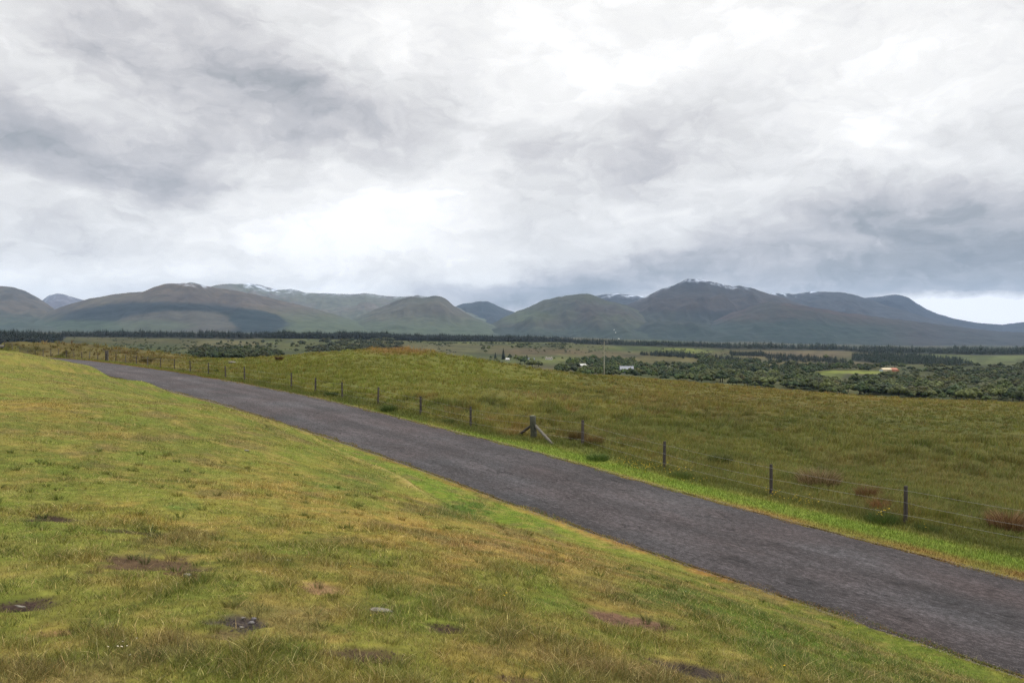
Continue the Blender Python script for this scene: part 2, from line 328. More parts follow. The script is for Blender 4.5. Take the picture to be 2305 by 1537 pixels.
n_gr = tn(14, 5, (.55, 1, 1), .75); tot = math_('MULTIPLY', n_str, .12); tot = math_('MULTIPLY_ADD', math_('SUBTRACT', n_gr, .5), .7, tot); tot = math_('MULTIPLY_ADD', n_big, .26, tot); tot = math_('MULTIPLY_ADD', n_mid, .34, tot); tot = math_('MULTIPLY_ADD', n_fine, .50, tot)
cr = N(t, 'ShaderNodeValToRGB'); e = cr.color_ramp.elements; e[0].position = .40; e[0].color = (*(lin(46,43,44)*.36), 1); e[1].position = .82; e[1].color = (*(lin(158,151,154)*.38), 1)
x_ = e.new(.61); x_.color = (*(lin(98,91,92)*.335), 1); L(tot, cr.inputs[0])
# fine cracks
mp = N(t, 'ShaderNodeMapping'); mp.inputs['Scale'].default_value = (.8, 2.2, 1); L(uvn.outputs[0], mp.inputs[0])
wn = N(t, 'ShaderNodeTexNoise', i_Scale=2.2, i_Detail=4.0); L(mp.outputs[0], wn.inputs['Vector']); wv = N(t, 'ShaderNodeVectorMath', operation='MULTIPLY_ADD'); L(wn.outputs['Color'], wv.inputs[0]); wv.inputs[1].default_value = (.9, .9, 0); L(mp.outputs[0], wv.inputs[2])
vo = N(t, 'ShaderNodeTexVoronoi', feature='DISTANCE_TO_EDGE', i_Scale=1.1); L(wv.outputs[0], vo.inputs['Vector'])
ck = N(t, 'ShaderNodeMapRange'); ck.inputs[1].default_value = .004; ck.inputs[2].default_value = .045; ck.inputs[3].default_value = .35; ck.inputs[4].default_value = 1; L(vo.outputs['Distance'], ck.inputs[0])
cm = tn(1.1, 3); cm2 = N(t, 'ShaderNodeMapRange'); cm2.inputs[1].default_value = .48; cm2.inputs[2].default_value = .6; L(cm, cm2.inputs[0])
ckm = N(t, 'ShaderNodeMix'); L(cm2.outputs[0], ckm.inputs[0]); ckm.inputs[2].default_value = 1; L(ck.outputs[0], ckm.inputs[3])
vm = N(t, 'ShaderNodeVectorMath', operation='SCALE'); L(cr.outputs[0], vm.inputs[0]); L(ckm.outputs[0], vm.inputs['Scale'])
# paler wheel tracks and dusty brown edges from a vertex attribute
at = N(t, 'ShaderNodeAttribute', attribute_name='Col'); mul = N(t, 'ShaderNodeVectorMath', operation='MULTIPLY'); L(vm.outputs[0], mul.inputs[0]); L(at.outputs['Color'], mul.inputs[1])
L(mul.outputs[0], b.inputs['Base Color']); b.inputs['Roughness'].default_value = .85; b.inputs['Specular IOR Level'].default_value = .2
bp = N(t, 'ShaderNodeBump', i_Strength=1.0, i_Distance=.035); L(math_('MULTIPLY_ADD', n_mid, .8, n_fine), bp.inputs['Height']); L(bp.outputs[0], b.inputs['Normal'])
rs = steps(-52, 195, lambda s: .12+.004*abs(s)); rq = np.linspace(0, 1, 91)
Sr, Tr = np.meshgrid(rs, rq, indexing='ij')
ef = .10*fbm(rs, rs*0, 1.1, 4, 51)+.05*fbm(rs, rs*0, .3, 2, 53); en = .09*fbm(rs, rs*0+9, 1.3, 4, 52)+.05*fbm(rs, rs*0, .35, 2, 54)
A_ = (qfar(rs)+ef)[:, None]; B_ = (qnear(rs)+en)[:, None]; Qr = A_+(B_-A_)*Tr
RX, RY = sq2xy(Sr, Qr); RZ = zroad(Sr)+.012+.05*(1-(2*Tr-1)**2)+.012*fbm(Sr, Qr, 2.2, 2, 55)
RZ[:, 0] -= .03; RZ[:, -1] -= .03
tt = Tr; wheel = np.exp(-((tt-.40)/.07)**2)*.16+np.exp(-((tt-.70)/.08)**2)*.12-np.exp(-((tt-.55)/.05)**2)*.06-.10*np.exp(-(tt/.10)**2)-.10*np.exp(-((1-tt)/.08)**2)
wheel = wheel+.05*fbm(Sr*.2, Qr, 1.0, 3, 56)+.06*fbm(Sr, Qr, 3, 3, 57)
wheel = wheel*1.5; jl = (Tr-.60-.012*fbm(Sr, Sr*0, 4, 4, 59))/.006; wheel = wheel-.34*np.exp(-jl**2)*sstep(-.2, .4, fbm(Sr, Sr*0, 3, 3, 60)+.3); jl = (Tr-.35-.02*fbm(Sr, Sr*0+5, 3, 4, 63))/.006; wheel = wheel-.28*np.exp(-jl**2)*sstep(.1, .5, fbm(Sr, Sr*0+5, 4, 3, 64)); hb_ = fbm(Sr*.6, Qr, 1.6, 4, 65)
rc = (1+wheel)[..., None]*np.array([1.02, 1, .99])*(1+hb_[..., None]*np.array([.07, -.01, -.03])); dust = np.clip(sstep(.05, .0, tt)+sstep(.96, 1, tt)+.4*sstep(.3, .8, fbm(Sr*.3, Qr, .8, 3, 58)), 0, 1)*.5
rc = rc*(1-dust[..., None]*np.array([-.05, .08, .16])); a, bb = Sr.shape
V = np.c_[RX.ravel(), RY.ravel(), RZ.ravel()]
tag(mk('road', V, grid_faces(a, bb), m_road, col=rc.reshape(-1, 3), smooth=True, uv=np.c_[Sr.ravel(), Qr.ravel()]), kind='structure', label='narrow worn asphalt road crossing the hillside', cat='road')

# ------------------------------------------------------------------ grass blades
def blades(x, y, z, h, w, lean, la, col, tipcol=None, curved=False):
    n_ = len(x); fa = RNG.random(n_)*6.283; dx = np.cos(fa)*w/2; dy = np.sin(fa)*w/2
    tx = x+np.cos(la)*lean; ty = y+np.sin(la)*lean; tz = z+h; z = z-.01
    if curved:
        mx = x+np.cos(la)*lean*.3; my = y+np.sin(la)*lean*.3; mz = z+h*.6
        V = np.stack([np.c_[x-dx, y-dy, z], np.c_[x+dx, y+dy, z], np.c_[mx+dx*.8, my+dy*.8, mz], np.c_[mx-dx*.8, my-dy*.8, mz], np.c_[tx, ty, tz]], 1)
        i = np.arange(n_)[:, None]*5; f = [i+np.array([[0, 1, 2, 3]]), i+np.array([[3, 2, 4]])]; k = 5
    else:
        V = np.stack([np.c_[x-dx, y-dy, z], np.c_[x+dx, y+dy, z], np.c_[tx, ty, tz]], 1); i = np.arange(n_)[:, None]*3; f = [i+np.array([[0, 1, 2]])]; k = 3
    cc = np.repeat(col[:, None], k, 1)
    if tipcol is not None: cc[:, -1] = tipcol
    return V.reshape(-1, 3), f, cc.reshape(-1, 3)
def joinm(parts):
    V = []; C_ = []; fs = {}; o = 0
    for v, f, c in parts:
        V.append(v); C_.append(c)
        for ff in f: fs.setdefault(ff.shape[1], []).append(ff+o)
        o += len(v)
    return np.concatenate(V), [np.concatenate(v) for v in fs.values()], np.concatenate(C_)
HALF = math.radians(37)
def scatter(nn, d0, d1):
    th = (RNG.random(nn)*2-1)*HALF; d = np.exp(RNG.random(nn)*(math.log(d1)-math.log(d0))+math.log(d0)); return d*np.sin(th), d*np.cos(th), d
def jit(c, a=.18):
    n_ = len(c); return np.clip(c*(1+a*RNG.standard_normal(n_))[:, None]*(1+.06*RNG.standard_normal((n_, 3))), .004, .8)
# lawn (mown): short
x, y, d = scatter(900000, 3.0, 85); s, q = xy2sq(x, y); qn = qnear(s)
bw, _ = bare(x, y); clump = fbm(x, y, .5, 3, 71)+.5*fbm(x, y, .16, 2, 72)
keep = (q > qn-.04) & (RNG.random(len(x)) > bw*.9) & ((clump > -.9) | (RNG.random(len(x)) < .5)); x, y, d, s, q, clump = [a_[keep] for a_ in (x, y, d, s, q, clump)]
z = znear(x, y); col = near_col(x, y); px, py = project(x, y, z)
straw = RNG.random(len(x)) < .12; col[straw] = mixc(col[straw], lin(206,184,124)*ALB, .65); col = jit(col, .33)
h = (.014+.022*RNG.random(len(x))+.04*np.clip(clump, 0, 1.2))*(1+.3*sstep(1350, 1500, py)); w = np.maximum(.0022+.0016*RNG.random(len(x)), .42*d/826)
h = h*.85*(1+1.0*ell(px, py, 1040, 1150, 70, 22)+.6*ell(px, py, 900, 1380, 90, 40)+.5*ell(px, py, 680, 1500, 200, 50))
bh, _ = bare(x+.08, y); bh2, _ = bare(x, y-.12); h = h*(1-.6*np.maximum(bh, bh2)); h = np.where(RNG.random(len(x)) < .012, h*1.8, h); w = np.where(straw & (d < 14), w*1.3, w)
la = RNG.random(len(x))*6.283; lean = h*(.3+2.2*RNG.random(len(x))**1.5)
near_ = d < 11
mp_ = [blades(x[k], y[k], z[k], h[k], w[k], lean[k], la[k], col[k], np.minimum(col[k]*1.25, .9), cur) for k, cur in ((near_, True), (~near_, False))]
V, f, c = joinm(mp_); tag(mk('lawn_grass', V, f, m_grass, col=c), kind='stuff', label='short patchy green and straw coloured lawn grass sloping to the road', cat='grass')
# scattered coarse tufts and flat dead stalks in the lawn
nn = 620; x, y, d = scatter(nn, 3.2, 16); s, q = xy2sq(x, y); k = q > qnear(s)+.6; x, y, d = x[k], y[k], d[k]; B = 34; rep = lambda a_: np.repeat(a_, B, 0); an = RNG.random(len(x)*B)*6.283; rr = (.012+.035*RNG.random(len(x)*B))
X = rep(x)+np.cos(an)*rr; Y = rep(y)+np.sin(an)*rr; hh = rep(.03+.05*RNG.random(len(x)))*(.5+.7*RNG.random(len(X))); tc_ = near_col(x, y); g_ = RNG.random(len(x))[:, None]; tc_ = tc_*(1-.6*(g_ > .35))+(g_ > .35)*.6*lin(76,98,38)*ALB
V, f, c = joinm([blades(X, Y, znear(X, Y), hh, np.maximum(.003, .45*rep(d)/826), hh*(.5+.9*RNG.random(len(X))), an, jit(rep(tc_), .2), None, True)])
tag(mk('lawn_tufts', V, f, m_grass, col=c), kind='stuff', label='coarse darker tufts dotted through the short lawn', cat='grass')
nn = 1500; x, y, d = scatter(nn, 3.2, 13); s, q = xy2sq(x, y); k = q > qnear(s)+.3; x, y, d = x[k], y[k], d[k]; la = RNG.random(len(x))*6.283; ln_ = .05+.10*RNG.random(len(x)); col = jit(np.repeat((lin(196,174,118)*ALB)[None], len(x), 0), .2)
V, f, c = joinm([blades(x, y, znear(x, y)+.025, .012+.02*RNG.random(len(x)), np.maximum(.002, .35*d/826), ln_, la, col, None, True)])
tag(mk('dead_stalks', V, f, m_grass, col=c), kind='stuff', label='pale dead grass stalks lying on the near lawn', cat='grass')
# verge
nn = 150000; s = -12+RNG.random(nn)**1.7*125; q = RNG.random(nn)*3.4-.5; x, y = sq2xy(s, q); d = np.hypot(x, y); qf = qfar(s)
keep = (q < qf+.05); x, y, s, q, d, qf = [a_[keep] for a_ in (x, y, s, q, d, qf)]
z = znear(x, y); col = jit(near_col(x, y)); cl = fbm(x, y, .7, 3, 73); lush = sstep(1.3, .4, q+.3*cl)
h = (.04+.05*RNG.random(len(x)))*(1-lush)+lush*(.07+.11*RNG.random(len(x)))*(1+.5*np.clip(cl, -.6, 1)); h *= sstep(-.1, .5, qf-q)*.75+.25
w = np.maximum(.004, .42*d/826); la = RNG.random(len(x))*6.283; lean = h*(.2+.9*RNG.random(len(x)))
V, f, c = joinm([blades(x, y, z, h, w, lean, la, col, np.minimum(col*1.2, .9), True)])
tag(mk('verge_grass', V, f, m_grass, col=c), kind='stuff', label='bright green grass verge between the road and the fence', cat='grass')
# moor tussocks
nt_ = 62000; th = (RNG.random(nt_)*2-1)*HALF; d = 1/(1/19+RNG.random(nt_)**.8*(1/150-1/19)); d = np.where(RNG.random(nt_) < .55, np.exp(RNG.random(nt_)*math.log(150/19)+math.log(19)), d)
x = d*np.sin(th); y = d*np.cos(th); s, q = xy2sq(x, y); r_ = fbm(x, y, 1.6, 3, 21)
keep = (q < .1); x, y, d, q = x[keep], y[keep], d[keep], q[keep]
tus = fbm(x, y, 1.6, 3, 21); tall = fbm(x, y, 7, 3, 75); B = 13; col = near_col(x, y)
px, py = project(x, y, znear(x, y)); H = (.12+.20*np.clip(.75+.9*fbm(x, y, 14, 2, 25), .2, 1.4)*np.clip(tus+.15, 0, 1)+.08*np.clip(tall, 0, 1)+.07*RNG.random(len(x)))*(.7+.3*sstep(0, -1.5, q))
H = H*(1+.7*ell(px, py, 930, 788, 110, 14)+.6*sstep(420, 250, px))
rad = .07+.14*RNG.random(len(x))
rep = lambda a_: np.repeat(a_, B, 0)
an = RNG.random(len(x)*B)*6.283; rr = rep(rad)*np.sqrt(RNG.random(len(x)*B)); X = rep(x)+np.cos(an)*rr*1.4; Y = rep(y)+np.sin(an)*rr*1.4
Z = znear(X, Y); hh = rep(H)*(.55+.7*RNG.random(len(X))); dd = rep(d); w = np.maximum(.004, .38*dd/826)
tint = jit(rep(jit(col*1.24, .13)), .12); seed = RNG.random(len(X)) < .3*sstep(95, 35, rep(d))+.06; tip = np.minimum(tint*1.15, .9); tip[seed] = mixc(tip[seed], lin(184,164,112)*ALB, .5)
wind = .2; lx = np.cos(an)*hh*(.35+.5*RNG.random(len(X)))+wind*hh; ly = np.sin(an)*hh*.6
V, f, c = joinm([blades(X, Y, Z, hh, w, np.hypot(lx, ly), np.arctan2(ly, lx), tint, tip, True)])
tag(mk('moor_grass', V, f, m_grass, col=c), kind='stuff', label='rough tussocky moor grass covering the field beyond the fence', cat='grass')

m_grit = mat_attr('loose_grit', .9, .2)
def crumbs(name, x, y, z, r, col, label, cat):
    n_ = len(x); tet = np.array([[1, 0, -.4], [-.5, .87, -.4], [-.5, -.87, -.4], [0, 0, .8]])
    a_ = RNG.random(n_)*6.283; ca, sa = np.cos(a_), np.sin(a_); T_ = tet[None]*(1+.35*RNG.standard_normal((n_, 4, 3))); V = np.empty((n_, 4, 3))
    V[..., 0] = (T_[..., 0]*ca[:, None]-T_[..., 1]*sa[:, None])*r[:, None]+x[:, None]; V[..., 1] = (T_[..., 0]*sa[:, None]+T_[..., 1]*ca[:, None])*r[:, None]+y[:, None]; V[..., 2] = T_[..., 2]*r[:, None]*.8+z[:, None]
    i = np.arange(n_)[:, None]*4; tag(mk(name, V.reshape(-1, 3), [i+np.array([[0, 1, 3]]), i+np.array([[1, 2, 3]]), i+np.array([[2, 0, 3]])], m_grit, col=np.repeat(col, 4, 0)), label, cat, kind='stuff')
nn = 26000; s = -9+RNG.random(nn)**1.6*60; far_ = RNG.random(nn) < .45; off = RNG.exponential(.16, nn)-.12; q = np.where(far_, qfar(s)+off, qnear(s)-off); x, y = sq2xy(s, q)
d = np.hypot(x, y); z = np.maximum(znear(x, y)+.005, zroad(s)+.02); g_ = RNG.random(nn)[:, None]; col = (lin(92,86,84)*(1-g_)+lin(170,158,144)*g_)*.5
crumbs('edge_gravel', x, y, z, np.maximum(.004+.008*RNG.random(nn)**2, .3*d/826), col, 'loose grit and crumbled chippings along both edges of the road', 'gravel')
xs, ys, cs = [], [], []
for X, Y, rx, ry, cc in _P:
    k = int(500*rx*ry/.06*.35)+60; a_ = RNG.random(k)*6.283; r_ = np.sqrt(RNG.random(k))*1.15; xs.append(X+np.cos(a_)*r_*rx); ys.append(Y+np.sin(a_)*r_*ry); cs.append(cc[None]*ALB*(.5+.9*RNG.random((k, 1))))
x = np.concatenate(xs); y = np.concatenate(ys); crumbs('soil_crumbs', x, y, znear(x, y)-.01, .003+.009*RNG.random(len(x))**2, np.concatenate(cs), 'dark soil crumbs lying in the bare lawn patches', 'soil')
# tufts creeping over the tarmac edge
nn = 42000; s = -9+RNG.random(nn)**1.6*80; far_ = RNG.random(nn) < .45; cl = fbm(s, far_*40., .9, 4, 77); off = RNG.random(nn)*.34*np.clip(cl+.25, 0, 1); q = np.where(far_, qfar(s)+off, qnear(s)-off); x, y = sq2xy(s, q); d = np.hypot(x, y)
q2 = np.where(far_, qfar(s)-.3, qnear(s)+.3); x2, y2 = sq2xy(s, q2); col = jit(near_col(x2, y2), .25); k = RNG.random(nn) < .3; col[k] = jit(np.repeat((lin(150,112,66)*ALB)[None], k.sum(), 0)); h = .015+.035*RNG.random(nn); a_ = RNG.random(nn)*6.283
V, f, c = joinm([blades(x, y, zroad(s)+.01, h, np.maximum(.003, .4*d/826), h*(.5+RNG.random(nn)), a_, col, None, True)])
tag(mk('edge_grass', V, f, m_grass, col=c), kind='stuff', label='ragged grass and moss creeping over the road edges', cat='grass')

# ------------------------------------------------------------------ rush clumps, weeds and dark tufts along the fence
def tuft_mesh(name, R, H, nb, c1, c2, droop=.6, w=.008, dead=None):
    an = RNG.random(nb)*6.283; rr = R*.8*np.sqrt(RNG.random(nb)); x = np.cos(an)*rr; y = np.sin(an)*rr; h = H*(.3+.8*RNG.random(nb))*(1-.45*(rr/R)**2)
    col = lin(*c1)*ALB+(lin(*c2)-lin(*c1))*ALB*RNG.random(nb)[:, None]
    if dead: k = RNG.random(nb) < .35; col[k] = lin(*dead)*ALB
    V, f, c = joinm([blades(x, y, x*0-.03, h, x*0+w, h*droop*(.3+RNG.random(nb)), an+RNG.normal(0, .5, nb), jit(col, .15), None, True)])
    return mk(name, V, f, m_grass, col=c, link=False)
rush = [(1842,1094,.75,.75,420,(84,72,44),(120,104,66),(176,150,112),'large dead brown rush clump behind the fence between two right hand posts'),
        (1335,1000,.42,.5,220,(98,80,46),(134,112,66),None,'brown rush clump just behind the post right of the braced strainer post'),
        (1300,992,.40,.55,220,(84,70,38),(112,96,52),None,'dark brown rush clump directly left of and behind that same post beside strainer'),
        (1955,1122,.42,.5,230,(100,76,46),(128,98,60),None,'reddish brown dead fern clump left of the rightmost fence post'),
        (1978,1148,.25,.45,120,(132,92,58),(150,108,70),None,'small orange brown dead fern right under the wires by the rightmost post'),
        (2270,1188,.60,.65,360,(88,66,42),(128,94,60),(160,130,92),'tall reddish brown rush clump at the right edge of the field'),
        (330,819,.7,.75,260,(86,78,42),(118,104,60),None,'bushy brown green tuft at the far fence near a leaning post'),
        (1620,1040,.55,.4,240,(66,78,34),(92,98,44),None,'low dark green weed clump behind the wires right of a fence post'),
        (492,836,.5,.32,240,(66,88,38),(100,112,48),None,'fresh green weed clump at the foot of a far fence post'),
        (745,893,.45,.38,240,(64,84,40),(92,106,50),None,'dark green dock clump on the verge left of the middle posts'),
        (876,925,.5,.4,260,(62,82,38),(92,108,50),None,'darker green dock clump on the verge below the middle posts'),
        (1008,951,.35,.25,160,(66,88,40),(96,110,50),None,'small green weed clump on the verge left of the strainer'),
        (1345,1035,.5,.3,240,(68,94,42),(100,120,54),None,'leafy green weed patch below the post beside the strainer'),
        (1985,1176,.5,.35,260,(58,82,36),(86,108,46),None,'dark leafy green clump with flowers at the foot of rightmost post'),
        (2085,1195,.4,.28,200,(60,80,36),(86,104,46),None,'low dark green clump on the verge right of the rightmost post'),
        (1530,1073,.5,.25,240,(70,92,40),(102,116,50),None,'green buttercup leaf clump at the foot of a right middle post'),
        (628,812,.4,.55,240,(72,54,34),(108,78,50),None,'small dark brown bush standing on the moor skyline')]
for px, py, R, H, nb, c1, c2, dead, lab in rush:
    x, y, z = near_at(px, py); d = math.hypot(x, y); o = tuft_mesh('plant_clump', R, H, nb*4, c1, c2, .75, max(.006, .3*d/826), dead); C.objects.link(o); o.location = (x, y, z-.02)
    tag(o, lab, 'plant', 'plant clumps along the fence')

# ------------------------------------------------------------------ flowers
def flowers(name, pts, rgb, size, label):
    P = []; k = 0; fcs = []; cc = []
    for (x, y, z, hh) in pts:
        a0 = random.random()*6; st = size*random.uniform(.8, 1.3); tl = random.uniform(-.5, .5)
        base = len(P); ctr = (x, y, z+hh); P.append(ctr); cc.append(lin(200,150,20)*.8)
        for j in range(10):
            a_ = a0+j*.6283; r = st*(1 if j % 2 == 0 else .62); P.append((x+math.cos(a_)*r, y+math.sin(a_)*r, z+hh+st*.3+math.cos(a_)*r*tl)); cc.append(rgb)
        for j in range(10): fcs.append((base, base+1+j, base+1+(j+1) % 10))
        # stem
        b2 = len(P); P += [(x-.002, y, z-.02), (x+.002, y, z-.02), (x, y+.002, z+hh)]; cc += [lin(80,110,40)*.6]*3; fcs.append((b2, b2+1, b2+2))
    o = mk(name, np.array(P), np.array(fcs), m_grass, col=np.array(cc)); tag(o, label, 'flowers', kind='stuff')
pts = []
for cx, cy, rx, ry, k in [(1410,1042,30,8,24),(1455,1050,40,10,34),(1520,1062,40,8,22),(1560,1085,50,8,10),(1735,1112,20,6,12),(1790,1125,30,6,16),(1820,1133,20,5,8),(1985,1160,24,5,14),(2085,1186,10,4,2),(1435,1053,80,12,20),(490,832,20,4,4)]:
    for _ in range(k):
        x, y, z = near_at(random.gauss(cx, rx*.6), random.gauss(cy, ry*.6)+10); pts.append((x, y, z, random.uniform(.14, .3)))
flowers('buttercup_flowers', pts, lin(232,200,40)*.9, .021, 'yellow buttercups scattered through the verge grass by the fence')
pts = []
for cx, cy, k in [(280,1475,7),(35,1158,4),(645,1277,2),(610,1300,3),(1960,1150,2),(2020,1168,3),(2235,1225,3),(2270,1240,2),(1525,1340,2),(735,1100,2),(920,1145,2),(210,1170,3),(1665,1330,2)]:
    for _ in range(k):
        x, y, z = near_at(cx+random.gauss(0, 14), cy+random.gauss(0, 7)); pts.append((x, y, z, .05 if cx < 1900 else .2))
flowers('daisy_flowers', pts, lin(235,235,225)*.8, .006, 'tiny white daisies dotted over the lawn')
pts = []
for cx, cy in [(835,1405),(1083,1342),(1078,1343),(1135,1355),(790,1290),(2085,1225),(1765,1515),(1735,1518),(1140,1350)]:
    x, y, z = near_at(cx, cy); pts.append((x, y, z, .06))
flowers('lawn_buttercups', pts, lin(240,200,30)*.9, .008, 'few low yellow flowers in the short lawn')

# ------------------------------------------------------------------ stones
m_stone = mat_flat('pale_stone', (.15, .135, .11), .9, .2, 30, .35, bump=.01); m_dstone = mat_flat('dark_stone', (.12, .11, .11), .9, .2, 40, .4, bump=.01)
import bmesh
def stone(px, py, sx, sy, sz, mat, lab, rz=0):
    x, y, z = near_at(px, py); bm = bmesh.new(); bmesh.ops.create_icosphere(bm, subdivisions=3, radius=1)
    sd = random.random()*50
    for v in bm.verts:
        k = 1+.22*float(fbm(v.co.x*1.0+sd, v.co.y+v.co.z*1.7, 1.1, 3, 81)); v.co *= k
        v.co.x *= sx; v.co.y *= sy; v.co.z = max(min(v.co.z, .75), -.8)*sz
    me = bpy.data.meshes.new('stone'); bm.to_mesh(me); bm.free(); me.materials.append(mat)
    for p in me.polygons: p.use_smooth = True
    o = bpy.data.objects.new('stone', me); C.objects.link(o); o.location = (x, y, z+sz*.35); o.rotation_euler = (0, .1, rz); tag(o, lab, 'stone', 'stones lying in the grass')
stone(858,1374,.085,.035,.014,m_stone,'flat pale stone half sunk in lawn below the centre',.1)
stone(48,1367,.04,.012,.008,m_stone,'thin whitish stone beside a dark bare patch at lower left',-.2)
stone(1083,937,.2,.12,.12,m_stone,'pale grey boulder in the moor grass right of a fence post')
stone(6,783,.6,.5,.3,m_stone,'pale boulder by the far left end of the fence')
stone(1315,838,.9,.4,.16,m_stone,'long pale rock on the skyline of the moor below the white cottage')
stone(524,818,.4,.3,.2,m_stone,'small white rock on the moor behind the far posts')
stone(1998,1083,.11,.06,.06,m_stone,'small white stone in the moor grass left of the rightmost post')
stone(1898,1207,.07,.025,.02,m_stone,'little white fragment on the far edge of the road')
stone(1880,1203,.05,.02,.015,m_stone,'smaller pale fragment on the road edge left of the white one')
stone(548,1392,.014,.010,.007,m_stone,'pale pebble at the top of the dark stony bare patch',.4)
stone(566,1404,.020,.016,.014,m_dstone,'grey pebble in the middle of the dark stony bare patch',.9)
stone(545,1412,.015,.009,.007,m_stone,'tan pebble at the bottom of the dark stony bare patch')
stone(572,1394,.016,.012,.012,m_dstone,'small dark pebble at right of the stony bare patch')
stone(555,1015,.05,.03,.02,m_stone,'tiny pale stone on the upper lawn near the bank')
stone(422,1297,.035,.02,.018,m_stone,'pinkish pale stone at right end of the brown bare patch')

# ------------------------------------------------------------------ fence
m_post = mat_flat('weathered_post', (.058, .048, .040), .85, .25, 14, .45, bump=.006, stretch=(3, 3, .5)); m_postd = mat_flat('dark_post', (.045, .038, .034), .85, .25, 14, .45, bump=.006, stretch=(3, 3, .5))
m_postl = mat_flat('lichen_post', (.05, .052, .036), .9, .2, 18, .4, bump=.008, stretch=(2, 2, 1)); m_end = mat_flat('sawn_end', (.2, .21, .14), .9, .2, 40, .3); m_brace = mat_flat('grey_brace', (.105, .095, .078), .9, .2, 20, .35, bump=.005, stretch=(1, 1, .3))
m_wire = mat_flat('galvanised_wire', (.30, .30, .28), .6, .4, 50, .2)
def prism(loc, h, r, lean=(0, 0), n=4, rot=0, taper=.94, sink=.4, cap=.02):
    V = []; zs = [-sink, 0, h*.33, h*.66, h-cap, h]; rs_ = [r, r*1.02, r, r*.98, r*taper, r*taper*.8]
    for i, (zz, rr) in enumerate(zip(zs, rs_)):
        for j in range(n):
            a_ = rot+math.pi/4+j*2*math.pi/n; wob = 1+(.04*math.sin(7*j+3*i+loc[0]) if n > 4 else 0)
            V.append((rr*wob*math.cos(a_)+lean[0]*zz, rr*wob*math.sin(a_)+lean[1]*zz, zz))
    fs = [(i*n+j, i*n+(j+1) % n, (i+1)*n+(j+1) % n, (i+1)*n+j) for i in range(5) for j in range(n)]
    return V, fs, tuple(5*n+j for j in range(n))
def pmesh(name, V, fs, cap, mat, parent, loc, mcap=None, smooth=False):
    me = bpy.data.meshes.new(name); me.from_pydata(V, [], list(fs)+[cap]); me.materials.append(mat)
    if mcap: me.materials.append(mcap); me.polygons[len(fs)].material_index = 1
    if smooth:
        for p in me.polygons[:len(fs)]: p.use_smooth = True
    o = bpy.data.objects.new(name, me); C.objects.link(o); o.parent = parent; o.location = loc; return o
def rod(name, a, b_, r, mat, parent, n=6, r2=None):
    a = np.array(a, float); b_ = np.array(b_, float); dv = b_-a; ln = np.linalg.norm(dv); dv /= ln; u_ = np.cross(dv, [0, 0, 1.]) if abs(dv[2]) < .95 else np.cross(dv, [1., 0, 0]); u_ /= np.linalg.norm(u_)+1e-9; w_ = np.cross(dv, u_)
    V = [tuple(p+rr*(math.cos(k*6.2832/n)*u_+math.sin(k*6.2832/n)*w_)) for p, rr in ((a, r), (b_, r2 or r)) for k in range(n)]
    fs = [(k, (k+1) % n, n+(k+1) % n, n+k) for k in range(n)]+[tuple(range(n))[::-1], tuple(range(n, 2*n))]
    me = bpy.data.meshes.new(name); me.from_pydata(V, [], fs); me.materials.append(mat); o = bpy.data.objects.new(name, me); C.objects.link(o)
    if parent: o.parent = parent
    return o
fx0, fy0 = sq2xy(0, 0); fence = empty('wire_fence', (0, 0, 0), label='long post and wire fence running along the far side of the road', cat='fence')
tops = []
ang = math.atan2(DIR[1], DIR[0])
TM = {1:1.044,2:2.12,3:3.15,4:3.88,5:5.0,6:6.056,7:7.12,8:8.15,9:9.02,10:9.9,12:11.9,13:12.85,14:13.8,15:14.9,16:15.97}      # the posts stand at slightly uneven spacing
HT = {0:1.02,1:1.0,2:.98,3:1.0,5:.95,6:.92,7:.92,8:.95,9:.9,10:1.0,12:1.02,13:.98,14:1.02,15:1.02,16:1.0}
for tI in range(-3, 37):
    s = 4.0*TM.get(tI, tI); x, y = sq2xy(s, .0); x = float(x); y = float(y); z = float(znear(x, y))-.04
    if tI == 4:
        V, fs, cap = prism((x, y), .96, .135, (-.06, .02), 12, 0, .98, .4, .012); sp = pmesh('strainer_post', V, fs, cap, m_postl, fence, (x, y, z), m_end, True)
        tag(sp, label='thick round strainer post with two diagonal braces'); tops.append((s, x, y, z, 1.0))
        for s2, q2, hz in ((13.75, .5, .56), (16.7, -.1, .56)):
            bx, by = sq2xy(s2, q2); bz = float(znear(bx, by))-.03
            b_ = rod('brace', (-.03+(.07 if s2 < 15 else -.05), .02, hz), (float(bx)-x, float(by)-y, bz-z), .06, m_brace if s2 < 15 else m_post, sp, 8)
        continue
    if tI == 22:
        V, fs, cap = prism((x, y), 1.25, .14, (0, 0), 10, 0, .98, .4, .012); sp = pmesh('strainer_post', V, fs, cap, m_postd, fence, (x, y, z), None, True); tops.append((s, x, y, z, 1.1))
        xx, yy = sq2xy(s-.9, .05); V, fs, cap = prism((x, y), 1.3, .07, (.01, 0)); pmesh('fence_post', V, fs, cap, m_brace, fence, (float(xx), float(yy), float(znear(xx, yy))))['label'] = 'pale narrow post next to the dark strainer'
        continue
    if tI == 11: tops.append((s, x, y, z, .95)); 
    if tI == 11: continue
    h = HT.get(tI, 1.0+random.uniform(-.08, .08)); ln = (random.gauss(0, .018), random.gauss(0, .018))
    if tI == 1: ln = (.0, .0)
    V, fs, cap = prism((x, y), h+.04, .052 if tI % 3 else .058, ln, 4, ang+random.uniform(-.15, .15))
    pmesh('fence_post', V, fs, cap, m_postd if tI in (0, 1, 2, 5, 6, 9, 14) else (m_post if tI < 17 or tI % 2 else m_brace), fence, (x, y, z)); tops.append((s, x, y, z, h))
